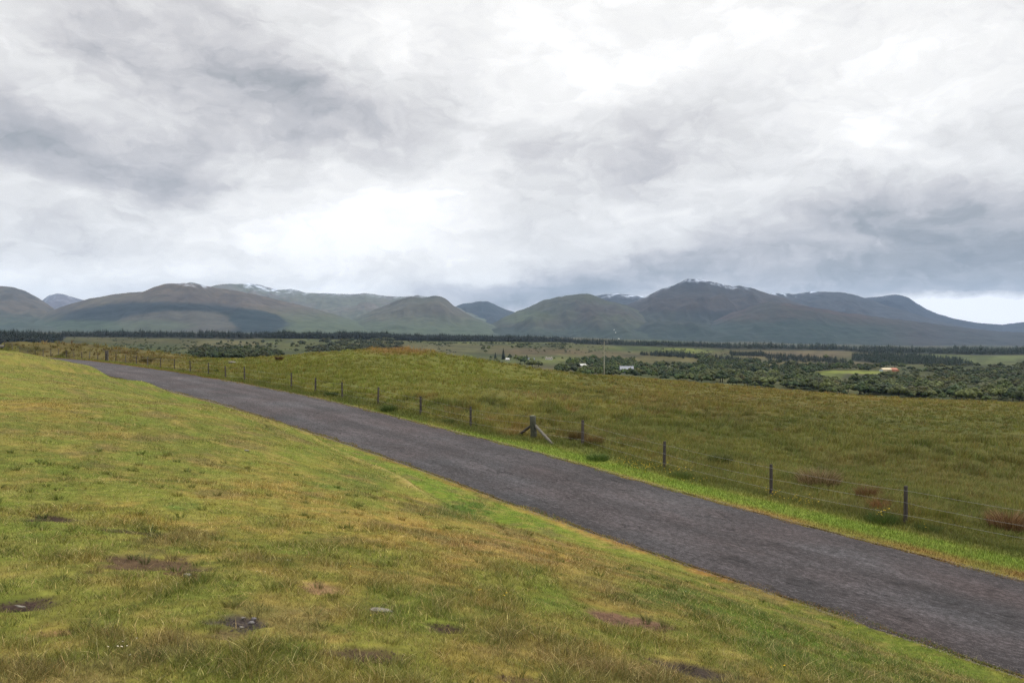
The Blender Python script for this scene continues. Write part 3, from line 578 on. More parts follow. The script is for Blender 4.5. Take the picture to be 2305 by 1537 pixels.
for fr in (.93, .60, .28):
    P = []
    for i in range(len(tops)-1):
        a_, b_ = tops[i], tops[i+1]
        for k in range(8):
            t_ = k/8; sag = -.035*4*t_*(1-t_)*(1 if fr > .5 else .6); P.append((a_[1]*(1-t_)+b_[1]*t_-NRM[0]*.0, a_[2]*(1-t_)+b_[2]*t_, a_[3]*(1-t_)+b_[3]*t_+(a_[4]*(1-t_)+b_[4]*t_)*fr+sag+.01*math.sin(i*3+fr*9)))
    P = np.array(P)+np.array([NRM[0]*.06, NRM[1]*.06, 0]); V = []; fs = []
    dist = np.hypot(P[:, 0], P[:, 1])
    for i, p in enumerate(P):
        r = .0023
        for k in range(4): a_ = k*math.pi/2; V.append(p+np.array([NRM[0]*math.cos(a_)*r, NRM[1]*math.cos(a_)*r, math.sin(a_)*r]))
    fs = [(i*4+k, i*4+(k+1) % 4, i*4+4+(k+1) % 4, i*4+4+k) for i in range(len(P)-1) for k in range(4)]
    mk('wire', np.array(V), np.array(fs), m_wire, fence)

# ------------------------------------------------------------------ utility pole beyond the crest
m_pole = mat_flat('pole_wood', (.26, .25, .19), .8, .3, 2, .2, stretch=(1, 1, .2)); m_iron = mat_flat('pole_iron', (.12, .12, .12), .6, .4)
d = 190.; x = d*(1360-CX)/F; zt = -(768.5-HY)/F*d; zg = float(znear(x, d)); hp = zt-zg
pole = empty('utility_pole', (x, d, zg), label='tall slim wooden power pole rising behind the moor skyline', cat='pole')
rod('shaft', (0, 0, -1), (0, 0, hp), .12, m_pole, pole, 12, .085); rod('crossarm', (-.95, 0, hp-.35), (.95, 0, hp-.35), .06, m_iron, pole, 6)
for xx in (-.85, 0, .85): rod('insulator', (xx, .0, hp-.35), (xx, .01, hp-.35+(.3 if xx else .55)), .06, m_iron, pole, 8, .04)

# ------------------------------------------------------------------ valley floor
thv = np.radians(np.concatenate([np.arange(-180, -46, 4.), np.arange(-44, 44, .075), np.arange(46, 181, 4.)])); rv = np.exp(np.concatenate([np.linspace(math.log(150), math.log(600), 50)[:-1], np.linspace(math.log(600), math.log(9000), 330)]))
Rm, Tm = np.meshgrid(rv, thv, indexing='ij'); VX = (Rm*np.sin(Tm)).ravel(); VY = (Rm*np.cos(Tm)).ravel()
VZ = zval(VX, VY); rr_ = np.hypot(VX, VY); VZ = VZ-sstep(8200, 9000, rr_)*60
FORB = [[(-260,751),(600,752),(1000,756),(1290,764),(1290,771),(900,767),(600,761),(560,764),(150,759),(140,767),(90,778),(0,781),(-260,781)],
        [(1290,767),(1480,772),(1640,779),(1640,786),(1480,781),(1290,774)],[(1620,780),(2305,788),(2600,789),(2600,799),(2200,800),(2090,797),(1960,796),(1900,790),(1640,787)],
        [(1918,798),(1990,797),(2060,799),(2150,808),(2192,819),(2190,824),(2080,820),(1970,817),(1918,812)]]
def polymask(px, py, poly):
    r = np.zeros(px.shape, bool); j = len(poly)-1
    for i in range(len(poly)):
        (xi, yi), (xj, yj) = poly[i], poly[j]
        if yi != yj: r ^= ((yi > py) != (yj > py)) & (px < (xj-xi)*(py-yi)/(yj-yi)+xi)
        j = i
    return r
def val_col(x, y, z):
    px, py = project(x, y, z); r = np.hypot(x, y)
    wx = px+14*fbm(x, y, 160, 3, 91); wy = py+3.5*fbm(x, y, 120, 3, 92)
    n1 = fbm(px, py*5, 150, 4, 93); n2 = fbm(px, py*4, 34, 3, 94)
    c = np.broadcast_to(lin(88,92,58), np.shape(x)+(3,)).copy()
    c = mixc(c, lin(104,96,72), sstep(-.1, .5, n1)*.6); c = mixc(c, lin(70,86,46), sstep(.0, .5, -n1+.5*n2)*.6)
    c = mixc(c, lin(66,82,42), ell(wx, wy, 340, 785, 230, 28, .3)*.85); c = mixc(c, lin(92,84,52), ell(wx, wy, 300, 768, 150, 8)*.6)
    c = mixc(c, lin(120,112,84), ell(wx, wy, 510, 775, 90, 10)*.6+ell(wx, wy, 470, 783, 50, 5)*.5); c = mixc(c, lin(96,104,60), ell(wx, wy, 590, 788, 90, 9)*.7+ell(wx, wy, 660, 775, 60, 9)*.6)
    c = mixc(c, lin(98,108,60), ell(wx, wy, 1060, 771, 170, 6)*.8); c = mixc(c, lin(98,98,66), ell(wx, wy, 1020, 785, 170, 10)*.8); c = mixc(c, lin(108,92,70), ell(wx, wy, 1220, 793, 110, 7)*.7)
    c = mixc(c, lin(84,100,50), ell(wx, wy, 1480, 785, 160, 9)*.8+ell(wx, wy, 1250, 775, 90, 6)*.5); c = mixc(c, lin(122,134,62), ell(wx, wy, 1530, 791, 60, 4)*.9); c = mixc(c, lin(106,116,62), ell(wx, wy, 1265, 812, 70, 9)*.9+ell(wx, wy, 1150, 817, 60, 8)*.5)
    c = mixc(c, lin(110,100,76), ell(wx, wy, 1360, 800, 90, 8)*.6); c = mixc(c, lin(112,102,82), ell(wx, wy, 1810, 797, 130, 8)*.95+ell(wx, wy, 1950, 815, 60, 5)*.8); c = mixc(c, lin(96,110,72), ell(wx, wy, 2180, 803, 160, 14)*.95)
    c = mixc(c, lin(136,150,66), ell(px, py+3*n2, 1850, 845, 50, 8, .25)*.95+ell(px, py+2*n2, 1930, 837, 75, 4, .25)*.95); c = mixc(c, lin(104,100,58), ell(wx, wy, 1500, 812, 90, 8)*.7)
    wood = sstep(1300, 1420, px)*sstep(815, 835, py); c = mixc(c, lin(78,88,52), wood*.6*(1-ell(px, py, 1850, 845, 60, 10)-ell(px, py, 1930, 837, 85, 6)).clip(0, 1))
    c = mixc(c, lin(50,62,50), sstep(752, 744, py)*0+sstep(2600, 3200, r)*.75*sstep(0, .3, fbm(x, y, 900, 3, 95)+.3))
    n3 = fbm(x, y, 60, 4, 96); c = mixc(c, lin(56,66,40), sstep(.1, .6, n3+.4*n2)*.6); c = mixc(c, lin(116,112,80), sstep(.25, .7, -n3)*.3)
    for pl in FORB: c = mixc(c, lin(34,38,26), np.array(polymask(px, py, pl))*.9)
    c = c*(1+.30*fbm(px, py*4, 40, 5, 97, .7))[..., None]; return (c*np.array([1.06, 1., .86])).clip(.01, 1)*ALB*.58
m_val = mat_attr('valley_turf', .95, .1, nscale=.08, namp=.25)
tag(mk('valley', np.c_[VX, VY, VZ], grid_faces(len(rv), len(thv)), m_val, col=val_col(VX, VY, VZ), smooth=True), kind='structure', label='broad green valley floor below the mountains', cat='ground')

# ------------------------------------------------------------------ mountains
m_mtn = mat_attr('mountain_heath', .95, .1, nscale=.012, namp=.3, bump=14, bscale=.01)
def mountain(crest, D, Df, foot, colf, seed, rough=1., back=2500., step=2.2, rows=120, g=1.25, label='', alb=.54):  # higher alb on the left ranges puts their thicker haze into the colour
    cr_ = np.array(crest, float); pxs = np.arange(cr_[0, 0], cr_[-1, 0]+step, step); u = (pxs-CX)/F
    cy = np.interp(pxs, cr_[:, 0], cr_[:, 1]); cy = np.convolve(np.pad(cy, 1, 'edge'), [.25, .5, .25], 'valid')
    fy = np.interp(pxs, [p[0] for p in foot], [p[1] for p in foot])
    cy = np.minimum(cy, fy)
    cy = cy-1.1*rough*fbm(pxs, pxs*0+seed, 40, 4, seed)*sstep(0, 25, fy-cy)-.6*rough*fbm(pxs, pxs*0+seed, 11, 3, seed+9)*sstep(0, 25, fy-cy)
    Dc = D*(1+.05*np.sin(pxs/170+seed)+.03*fbm(pxs, pxs*0, 120, 2, seed+3)); zc = -(cy-HY)/F*Dc; zf = -(fy-HY)/F*Df-12
    T = np.linspace(0, 1, rows); TB = np.linspace(1, 2, 16)[1:]
    cs_ = 1/np.sqrt(1+u*u)
    DD = []; ZZ = []
    relh = np.maximum(zc-zf, 1)
    for t_ in T:
        dd = Df+(Dc-Df)*t_; X = u*dd
        zz = zf+relh*(t_**g)
        env = math.sin(math.pi*min(t_, 1))**.8
        rg = ridged(X/1100+t_*.5, t_*1.6+X*0+dd/3500, 4, seed+5)-.62; rg2 = fbm(X, dd, 420, 4, seed+6)
        zz = zz+env*relh*(.40*rg+.06*rg2+.20*(ridged(X/380+t_*.7, X*0+dd/1000, 4, seed+8)-.6))*rough
        DD.append(dd); ZZ.append(zz)
    for t_ in TB:
        dd = Dc+back*(t_-1); DD.append(dd); ZZ.append(zc-(zc-zf)*sstep(0, 1, t_-1)+0*dd)
    DD = np.array(DD); ZZ = np.array(ZZ); X = u[None]*DD
    px, py = project(X, DD, ZZ); hf = (ZZ-zf[None])/relh[None]
    below = (py-cy[None])
    c = colf(px, py, X, DD, ZZ, below)*ALB*alb*np.array([.93, 1., 1.10])  # blue multiplier paints extra haze into the mountain colour
    tag(mk('mountain', np.c_[X.ravel(), DD.ravel(), ZZ.ravel()], grid_faces(*X.shape), m_mtn, col=c.reshape(-1, 3), smooth=True), kind='structure', label=label, cat='mountain')
def base(px, py, X, Y, c0, c1, c2, sd):
    n1 = fbm(X, Y, 1500, 5, sd); n2 = fbm(X, Y, 380, 5, sd+2, .65); c = np.broadcast_to(lin(*c0), px.shape+(3,)).copy()
    c = mixc(c, lin(*c1), sstep(-.3, .5, n1)*.7); c = mixc(c, lin(*c2), sstep(-.1, .6, n2)*.7); c = c*(1+.22*fbm(X, Y*.5, 140, 4, sd+4, .7))[..., None]; return c, n1, n2
def snow(c, below, X, Y, px, a_, b_, depth, sd, amt=.8):
    n_ = fbm(X*1.6, Y, 150, 4, sd); k = sstep(a_-25, a_+10, px)*sstep(b_+25, b_-10, px)*sstep(depth, 0, below-2+5*n_)*sstep(-.35, .25, n_); return mixc(c, lin(232,235,243)*1.6, k*min(1, amt*.95)*sstep(-.5, .5, fbm(X, Y, 60, 3, sd+3)))
FT = [(-700,746),(0,746),(640,747),(1100,757),(1300,766),(1700,776),(2305,781),(3200,783)]
def cA(px, py, X, Y, Z, b_):
    c, n1, n2 = base(px, py, X, Y, (92,80,62), (84,84,56), (70,64,52), 101); return mixc(c, lin(58,70,50), sstep(690, 735, py+10*n2)*.8)
mountain([(-700,742),(-420,690),(-250,660),(-100,652),(0,644),(30,646),(55,655),(80,668),(105,682),(135,705),(170,726),(200,744)], 8600, 6000, FT, cA, 1, alb=.78, label='brown rounded mountain at the far left edge')
def cB(px, py, X, Y, Z, b_):
    c, n1, n2 = base(px, py, X, Y, (120,112,116), (110,100,100), (100,96,92), 102); return snow(c, b_, X, Y, px, 60, 240, 22, 9, .35)
mountain([(-60,740),(40,715),(95,676),(112,664),(128,661),(150,664),(190,676),(240,690),(330,720),(400,744)], 13500, 9800, FT, cB, 2, label='small pale far peak in the gap between the left mountains')
def cC(px, py, X, Y, Z, b_):
    c, n1, n2 = base(px, py, X, Y, (98,84,66), (90,86,60), (82,70,60), 103); wx = px+8*n2; wy = py+3*n1+2*n2
    c = mixc(c, lin(66,80,50), sstep(700, 735, wy)*.8); c = mixc(c, lin(84,90,56), sstep(480, 650, wx)*sstep(680, 720, wy)*.7)
    wx = wx+12*fbm(X, Y, 700, 3, 133); wy = wy+4*fbm(X, Y, 500, 4, 134); band = ell(wx, wy, 375, 730, 262, 52, .12); inner = ell(wx, wy, 405, 727, 140, 30, .08)
    f1 = np.clip(band, 0, 1)*(wy > 677)
    left = sstep(50, 110, wx)*sstep(260, 200, wx)*sstep(690, 697, wy)*sstep(724, 718, wy)
    c = mixc(c, lin(26,36,34), np.clip(f1, 0, 1)*.95); c = mixc(c, lin(64,74,50), ell(wx, wy, 240, 733, 190, 13, .2)); c = mixc(c, lin(94,86,70), inner*.75); c = mixc(c, lin(78,84,58), ell(wx, wy, 330, 732, 90, 12, .3)*.7)
    c = mixc(c, lin(30,42,38), ell(wx, wy, 575, 722, 58, 26, .1)*(wy > 690)); return snow(c, b_, X, Y, px, 415, 455, 7, 12, .6)
mountain([(20,746),(60,728),(95,710),(112,700),(160,684),(200,672),(270,661),(322,657),(345,646),(370,639),(425,638),(480,646),(560,660),(640,678),(720,698),(800,722),(880,745)], 7800, 5900, FT, cC, 3, .7, alb=.78, label='broad heather mountain with a dark forest band round a pale clearing')
def cD(px, py, X, Y, Z, b_):
    c, n1, n2 = base(px, py, X, Y, (104,96,80), (96,96,70), (110,98,88), 104); c = mixc(c, lin(84,94,62), sstep(690, 730, py+6*n2)*.8)
    c = snow(c, b_, X, Y, px, 400, 470, 12, 14, .55); c = snow(c, b_, X, Y, px, 555, 650, 18, 15, .85); return snow(c, b_, X, Y, px, 640, 1000, 9, 16, .3)
mountain([(300,700),(380,650),(428,635),(445,638),(470,645),(500,639),(560,638),(590,643),(630,652),(655,651),(690,659),(740,660),(790,663),(822,659),(870,667),(910,668),(940,664),(960,668),(1000,680),(1080,710),(1180,745)], 12200, 7600, FT, cD, 4, .9, alb=.78, label='long pale snow streaked ridge behind the left mountain')
def cE(px, py, X, Y, Z, b_):
    c, n1, n2 = base(px, py, X, Y, (92,84,66), (84,86,60), (80,70,58), 105); return mixc(c, lin(74,86,52), sstep(700, 735, py+8*n2)*.7)
mountain([(640,748),(720,738),(800,716),(860,690),(900,673),(925,666),(942,670),(956,671),(975,666),(990,667),(1005,674),(1020,688),(1040,700),(1070,716),(1110,732),(1170,748)], 8800, 6500, FT, cE, 5, alb=.78, label='grey green pointed hill in the centre left of the range')
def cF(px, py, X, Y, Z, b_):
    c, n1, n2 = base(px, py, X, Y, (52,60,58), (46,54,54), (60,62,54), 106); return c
mountain([(960,746),(1000,705),(1022,691),(1042,683),(1062,681),(1080,678),(1096,678),(1115,686),(1140,698),(1165,704),(1200,722),(1260,750)], 13200, 9000, FT, cF, 6, label='dark blue craggy peak above the central pass')
def cG(px, py, X, Y, Z, b_):
    c, n1, n2 = base(px, py, X, Y, (86,76,58), (84,86,52), (78,62,52), 107); c = mixc(c, lin(94,104,50), ell(px+8*n2, py, 1170, 712, 70, 14)*.5); return mixc(c, lin(54,70,46), sstep(715, 750, py+12*n2)*.75)
mountain([(1060,757),(1100,733),(1130,716),(1160,702),(1190,691),(1225,676),(1260,667),(1300,662),(1322,659),(1345,667),(1370,676),(1410,688),(1460,706),(1520,732),(1580,762)], 8500, 6300, FT, cG, 7, 1.2, label='brown green hill left of the highest peak')
def cH(px, py, X, Y, Z, b_):
    c, n1, n2 = base(px, py, X, Y, (58,58,58), (50,52,54), (64,62,56), 108); return snow(c, b_, X, Y, px, 1345, 1455, 10, 18, 1.)
mountain([(1290,690),(1330,667),(1358,663),(1390,660),(1420,664),(1450,667),(1480,676),(1540,700)], 12500, 9500, FT, cH, 8, .7, label='snow dusted saddle behind the highest peak')
def cI(px, py, X, Y, Z, b_):
    c, n1, n2 = base(px, py, X, Y, (74,62,50), (66,58,52), (84,70,54), 109); c = mixc(c, lin(60,66,44), sstep(698, 708, py+4*n2)*.7); c = mixc(c, lin(46,60,42), sstep(715, 760, py+16*n2)*.85)
    c = mixc(c, lin(54,56,58), sstep(670, 640, py+6*n2)*.6); c = mixc(c, lin(40,44,44), ell(px+6*n2, py+3*n1, 1640, 712, 110, 14)*.5); c = snow(c, b_, X, Y, px, 1548, 1672, 8, 19, 1.); return snow(c, b_, X, Y, px, 1440, 1560, 3.5, 20, .5)
mountain([(1290,766),(1340,735),(1380,702),(1420,682),(1455,667),(1490,650),(1520,641),(1534,634),(1547,627),(1565,628),(1590,630),(1620,638),(1650,645),(1665,643),(1690,648),(1735,662),(1760,668),(1800,684),(1860,702),(1960,722),(2080,744),(2260,780)], 9600, 6500, FT, cI, 9, 1.1, label='highest peak of the range with a snow dusted summit')
def cK(px, py, X, Y, Z, b_):
    c, n1, n2 = base(px, py, X, Y, (62,58,54), (54,52,52), (66,58,50), 110); return snow(c, b_, X, Y, px, 1732, 1830, 9, 22, 1.)
mountain([(1640,700),(1700,670),(1740,659),(1765,660),(1790,661),(1812,658),(1830,656),(1850,658),(1885,658),(1905,660),(1930,666),(1960,675),(2010,692),(2090,716),(2200,745),(2300,778)], 11300, 8200, FT, cK, 10, .9, label='flat topped dark mountain right of the highest peak')
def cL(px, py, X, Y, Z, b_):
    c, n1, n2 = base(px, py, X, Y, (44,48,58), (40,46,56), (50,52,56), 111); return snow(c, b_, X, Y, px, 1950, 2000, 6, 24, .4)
mountain([(1880,690),(1945,671),(1985,667),(2010,663),(2030,665),(2045,670),(2062,682),(2085,695),(2110,706),(2150,718),(2200,727),(2255,731),(2305,725),(2400,712),(2520,700),(2700,720),(3000,770)], 13000, 9200, FT, cL, 11, .6, label='dark blue mountain sloping down to the right gap')
def cM(px, py, X, Y, Z, b_):
    c, n1, n2 = base(px, py, X, Y, (78,66,54), (70,66,48), (86,62,52), 112); c = mixc(c, lin(44,62,44), sstep(722, 745, py+12*n1)*sstep(2100, 1950, px)*.85); return mixc(c, lin(56,60,58), sstep(1950, 2150, px)*.7)
mountain([(1480,770),(1560,745),(1640,706),(1690,690),(1735,679),(1775,683),(1840,694),(1900,704),(1960,712),(2050,722),(2140,734),(2240,745),(2380,752),(2700,760),(3100,778)], 8000, 6200, FT, cM, 12, .9, label='long low reddish brown shoulder sloping down to the right')

# ------------------------------------------------------------------ trees
m_leaf = mat_attr('tree_leaves', .7, .2, trans=.12, rnd=.3, nscale=.6, namp=.35); m_bark = mat_flat('tree_bark', (.05, .042, .035), .9, .2, 6, .3)
_bm = bmesh.new(); bmesh.ops.create_icosphere(_bm, subdivisions=2, radius=1); ICO = np.array([v.co[:] for v in _bm.verts]); ICF = np.array([[v.index for v in f.verts] for f in _bm.faces]); _bm.free()
_bm = bmesh.new(); bmesh.ops.create_icosphere(_bm, subdivisions=1, radius=1); ICO1 = np.array([v.co[:] for v in _bm.verts]); ICF1 = np.array([[v.index for v in f.verts] for f in _bm.faces]); _bm.free()
def crown_broad(nl, cl, sd, kblob=9, fl=1.0, hi=False):
    """lumpy leaf masses carrying loose leaf sprays; returns triangles (n,3,3) and their colours"""
    r = np.random.default_rng(sd); V = []; cc = []; P_, F_ = (ICO, ICF) if hi else (ICO1, ICF1); g0 = lin(*([(66,76,36),(78,84,42),(54,68,34)][sd % 3]))*ALB*1.1
    for b_ in range(kblob):
        a_ = b_*2.4+r.random(); rr = .46*math.sqrt((b_+.3)/kblob); ctr = np.array([math.cos(a_)*rr, math.sin(a_)*rr, .42+.42*(1-rr/.46)*r.uniform(.6, 1.1)]); R_ = r.uniform(.13, .27)
        n_ = fbm(P_[:, 0]*2+sd+b_*3, P_[:, 1]*2+P_[:, 2]*1.7, 1., 2, 7+sd); q_ = P_*(R_*(1+.3*n_))[:, None]*np.array([1, 1, .85])+ctr; q_[:, 2] = np.maximum(q_[:, 2], .1)
        T_ = q_[F_]; tint = r.uniform(.75, 1.25); V.append(T_); cc.append(np.repeat((g0*tint)[None], len(T_), 0)*(1+.18*r.standard_normal((len(T_), 1))).clip(.5, 1.5))
        k = nl//kblob; dv = r.standard_normal((k, 3)); dv[:, 2] = np.abs(dv[:, 2])*.9-.2; dv /= np.linalg.norm(dv, axis=1)[:, None]; p = ctr+dv*R_*(.95+.2*r.random((k, 1)))*np.array([1, 1, .85])
        t1 = r.standard_normal((k, 3)); t1 /= np.linalg.norm(t1, axis=1)[:, None]; t2 = np.cross(dv, t1); sz = cl*(.6+.8*r.random((k, 1)))
        V.append(np.stack([p-t1*sz, p+t1*sz*.9+t2*sz*.3, p+t2*sz*1.2], 1)); cc.append(np.repeat((g0*tint)[None], k, 0)*(1+.25*r.standard_normal((k, 1))).clip(.5, 1.8))
    V = np.concatenate(V); cc = np.concatenate(cc); V[..., :2] *= .72*fl; return V, cc
def crown_con(nl, sd, wd=.22):
    r = np.random.default_rng(sd); zz = 1-np.sqrt(r.random(nl))*.95; a_ = r.random(nl)*6.28; R_ = wd*(1-zz)**.85*(.75+.5*r.random(nl))*(1+.15*np.sin(zz*40)); h = .05
    tip = np.c_[np.cos(a_)*R_, np.sin(a_)*R_, zz-.03]; inn = np.c_[np.cos(a_)*R_*.15, np.sin(a_)*R_*.15, zz+.05]; sd_ = np.c_[-np.sin(a_), np.cos(a_), a_*0]*(R_*.28+.008)[:, None]
    V = np.stack([tip-sd_*.8, tip+sd_*.8, inn], 1); V = np.concatenate([V, np.array([[[-.012, 0, .96], [.012, 0, .96], [0, .003, 1.03]]])]); cc = np.repeat((lin(34,50,34)*ALB)[None], len(V), 0)*(.7+.6*r.random((len(V), 1))); return V, cc
def wood(name, items, label, sc=1.):
    """items: (x, y, z, height, kind, spread, tint)"""
    tb = [crown_broad(105, .075, k, 7) for k in range(6)]; tcn = [crown_con(60, k+40, .17) for k in range(4)]; Vs = []; Cs = []
    for (x, y, z, h, kind, spr, tint) in items:
        T_, c_ = (tb if kind == 'b' else tcn)[random.randrange(6 if kind == 'b' else 4)]; a_ = random.random()*6.28; ca, sa = math.cos(a_)*h*spr, math.sin(a_)*h*spr
        v = np.empty_like(T_); v[..., 0] = T_[..., 0]*ca-T_[..., 1]*sa+x; v[..., 1] = T_[..., 0]*sa+T_[..., 1]*ca+y; v[..., 2] = T_[..., 2]*h+z-.05*h; Vs.append(v.reshape(-1, 3)); Cs.append(np.repeat(c_*tint, 3, 0))
    V = np.concatenate(Vs); cc = np.clip(np.concatenate(Cs), .002, .8); tag(mk(name, V, np.arange(len(V)).reshape(-1, 3), m_leaf, col=cc), label, 'woodland', kind='stuff')
def inpoly(px, py, poly):
    r = False; j = len(poly)-1
    for i in range(len(poly)):
        xi, yi = poly[i]; xj, yj = poly[j]
        if (yi > py) != (yj > py) and px < (xj-xi)*(py-yi)/(yj-yi)+xi: r = not r
        j = i
    return r
KEEP = [(1412,22,838,7),(1312,12,824,14),(2006,24,834,12),(1236,12,806,8),(1143,8,808,8)]
def fill(poly, nn, h, kind, tint=(1, 1, 1), spr=1., dens=None, cut=0.):
    xs = [p[0] for p in poly]; ys = [p[1] for p in poly]; out = []
    while len(out) < nn:
        px = random.uniform(min(xs), max(xs)); py = random.uniform(min(ys), max(ys))
        if not inpoly(px, py, poly): continue
        if any(abs(px-hx) < hw and hb-3 < py < hb+hc for hx, hw, hb, hc in KEEP): continue
        if dens and float(fbm(px, py*2.5, dens, 3, 120)) < cut: nn -= .35; continue
        x, y, z = val_at(px, py); tt = random.uniform(.6, 1.45)*np.array([random.uniform(.85, 1.25), 1, random.uniform(.8, 1.1)]); hk = (.8 if kind == 'c' else 1.)+.16*float(fbm(px, py, 45, 3, 121))+.12*float(fbm(px, py, 9, 2, 122)); out.append((x, y, z, random.uniform(*h)*hk, kind, spr*random.uniform(.85, 1.2), np.array(tint)*tt))
    return out
dk = (.55, .62, .7)
it = fill([(-260,754),(1000,757),(1290,766),(1290,769),(900,765),(600,759),(560,762),(145,757),(140,765),(90,776),(0,779),(-260,779)], 2600, (16, 21), 'c', dk, 2.2)
it += fill([(140,754.5),(600,755.5),(1285,767),(1290,770),(900,765.5),(590,761),(560,757.5),(140,756.5)], 1300, (17, 22), 'c', dk, 2.)
it += fill([(600,757),(1285,767),(1290,770),(900,765.5),(590,762)], 1000, (18, 24), 'c', dk, 2.2)
wood('conifer_forest', it, 'long dark conifer plantation across the valley below the left mountains')
it = fill([(1290,769),(1480,774),(1640,781),(1640,784),(1480,779),(1290,772)], 800, (15, 20), 'c', (.7, .75, .8), 1.8)
it += fill([(1620,781),(2305,789),(2500,790),(2500,797),(2200,799),(2090,795),(1960,794),(1900,789),(1640,785)], 1300, (16, 26), 'c', (.8, .85, .9), 2.)
it += fill([(1640,795),(1715,797),(1725,803),(1650,802)], 260, (8, 12), 'c', dk, 1.7)
it += fill([(1918,798),(1990,797),(2060,799),(2150,808),(2192,819),(2190,824),(2080,820),(1970,817),(1918,812)], 900, (8, 12), 'c', (.75, .9, .8), 1.9)
it += fill([(1440,797),(1530,797),(1560,803),(1640,806),(1700,812),(1690,816),(1560,806),(1440,800)], 420, (6, 13), 'c', dk, 1.9)
it += fill([(1715,798),(1900,812),(1915,820),(1730,812)], 420, (6, 13), 'c', dk, 1.8)
wood('conifer_belt', it, 'dark conifer belts and blocks crossing the right half of the valley')
it = fill([(430,797),(520,792),(600,800),(640,806),(600,812),(430,812)], 260, (6, 10), 'b', (.55, .62, .6), 1.4)
it += fill([(640,792),(680,770),(760,764),(880,766),(910,775),(930,782),(800,790),(700,797)], 230, (6, 10), 'b', (.62, .6, .62), 1.5, 30, -.25)
it += fill([(430,772),(640,768),(680,785),(560,795),(470,795),(500,780)], 70, (4, 7), 'b', (.62, .66, .6), 1.2, 30, -.05)
it += fill([(920,768),(1300,776),(1280,786),(1000,779)], 90, (3, 6), 'b', (.6, .7, .6), 1.5, 40, -.1)
it += fill([(430,764),(1250,768),(1640,785),(1640,800),(1250,796),(430,790)], 420, (1.5, 3.5), 'b', (.7, .75, .65), 1.8, 60, -.2)
it += fill([(160,760),(430,762),(430,800),(300,796)], 160, (1.2, 3), 'b', (.65, .75, .6), 1.8, 50, 0)
it += fill([(920,769.5),(1300,777),(1300,778),(920,770.5)], 120, (2, 4), 'b', (.55, .62, .55), 1.6)
it += fill([(700,783),(930,776),(930,790),(720,793)], 90, (5, 9), 'b', (.62, .6, .62), 1.5, 40, -.2)
it += fill([(1250,845),(1270,822),(1330,806),(1430,810),(1440,850),(1300,850)], 150, (6, 10), 'b', (.8, .9, .8), 1.3)
it += fill([(1340,812),(1450,815),(1560,825),(1640,815),(1660,870),(1500,858),(1430,845),(1350,845)], 260, (6, 9), 'b', (.85, .92, .85), 1.35, 60, -.25)
it += fill([(1570,805),(1720,815),(1880,822),(1990,826),(1990,836),(1860,836),(1800,846),(1560,830)], 270, (6, 10), 'b', (.7, .78, .7), 1.3)
wood('valley_scrub', it, 'dark birch scrub and thickets scattered over the valley fields')
it = fill([(1560,835),(1800,846),(1900,858),(1960,848),(2060,834),(2305,826),(2560,826),(2560,925),(2305,905),(2000,892),(1700,872)], 1500, (3, 9), 'b', (.95, .95, .9), 1.6, 45, -.05)
it += fill([(1560,835),(1800,846),(1900,858),(1960,848),(2060,834),(2305,826),(2560,826),(2560,925),(2305,905),(2000,892),(1700,872)], 1500, (1.2, 3.5), 'b', (.9, .95, .8), 2., 30, -.1)
it += fill([(1990,838),(2100,822),(2305,818),(2560,815),(2560,850),(2100,850)], 340, (3, 8), 'b', (.85, .85, .78), 1.5, 40, 0)
wood('broadleaf_woodland', it, 'dense broadleaf woodland filling the valley behind the right of the moor')

# single trees, each with a crown and a trunk
def tmesh(kind, sd):
    V, cc = crown_broad(360, .05, sd, 12, 1., True) if kind == 'b' else crown_con(320, sd, .19)
    cr_ = mk('crown', V.reshape(-1, 3), np.arange(len(V)*3).reshape(-1, 3), m_leaf, col=np.clip(np.repeat(cc, 3, 0), .002, .8), link=False)
    V = []; fs = []; nn = 6; prof = [(0, .035), (.25, .025), (.5, .016), (.9 if kind == 'c' else .6, .004)]
    for zz, rr in prof:
        for j in range(nn): V.append((rr*math.cos(j*6.2832/nn)+.01*math.sin(zz*9), rr*math.sin(j*6.2832/nn), zz-(.02 if zz == 0 else 0)))
    for i in range(3):
        for j in range(nn): fs.append((i*nn+j, i*nn+(j+1) % nn, (i+1)*nn+(j+1) % nn, (i+1)*nn+j))
    if kind == 'b':
        for a_ in (0, 2.1, 4.2):
            o_ = len(V)
            for (rad, zz, w_) in ((.0, .25, .014), (.22, .6, .005)):
                for j in range(3): V.append((rad*math.cos(a_)+w_*math.cos(j*2.1), rad*math.sin(a_)+w_*math.sin(j*2.1), zz))
            for j in range(3): fs.append((o_+j, o_+(j+1) % 3, o_+3+(j+1) % 3, o_+3+j))
    me = bpy.data.meshes.new('trunk'); me.from_pydata(V, [], fs); me.materials.append(m_bark)
    return cr_.data, me
TB = [tmesh('b', 60+k) for k in range(5)]; TC = [tmesh('c', 80+k) for k in range(3)]
def tree(px, py, h, kind, label, group=None, spr=1.):
    x, y, z = val_at(px, py); e = empty('conifer_tree' if kind == 'c' else 'broadleaf_tree', (x, y, z-.1), random.random()*6.28, label=label, cat='tree', group=group)
    cm_, tm = (TC if kind == 'c' else TB)[random.randrange(3 if kind == 'c' else 5)]
    for nm, me in (('crown', cm_), ('trunk', tm)):
        o = bpy.data.objects.new(nm, me); C.objects.link(o); o.parent = e; o.scale = (h*spr, h*spr, h)
S = 'single trees round the valley houses'
tree(1134,806,0,'c','',S) if False else None
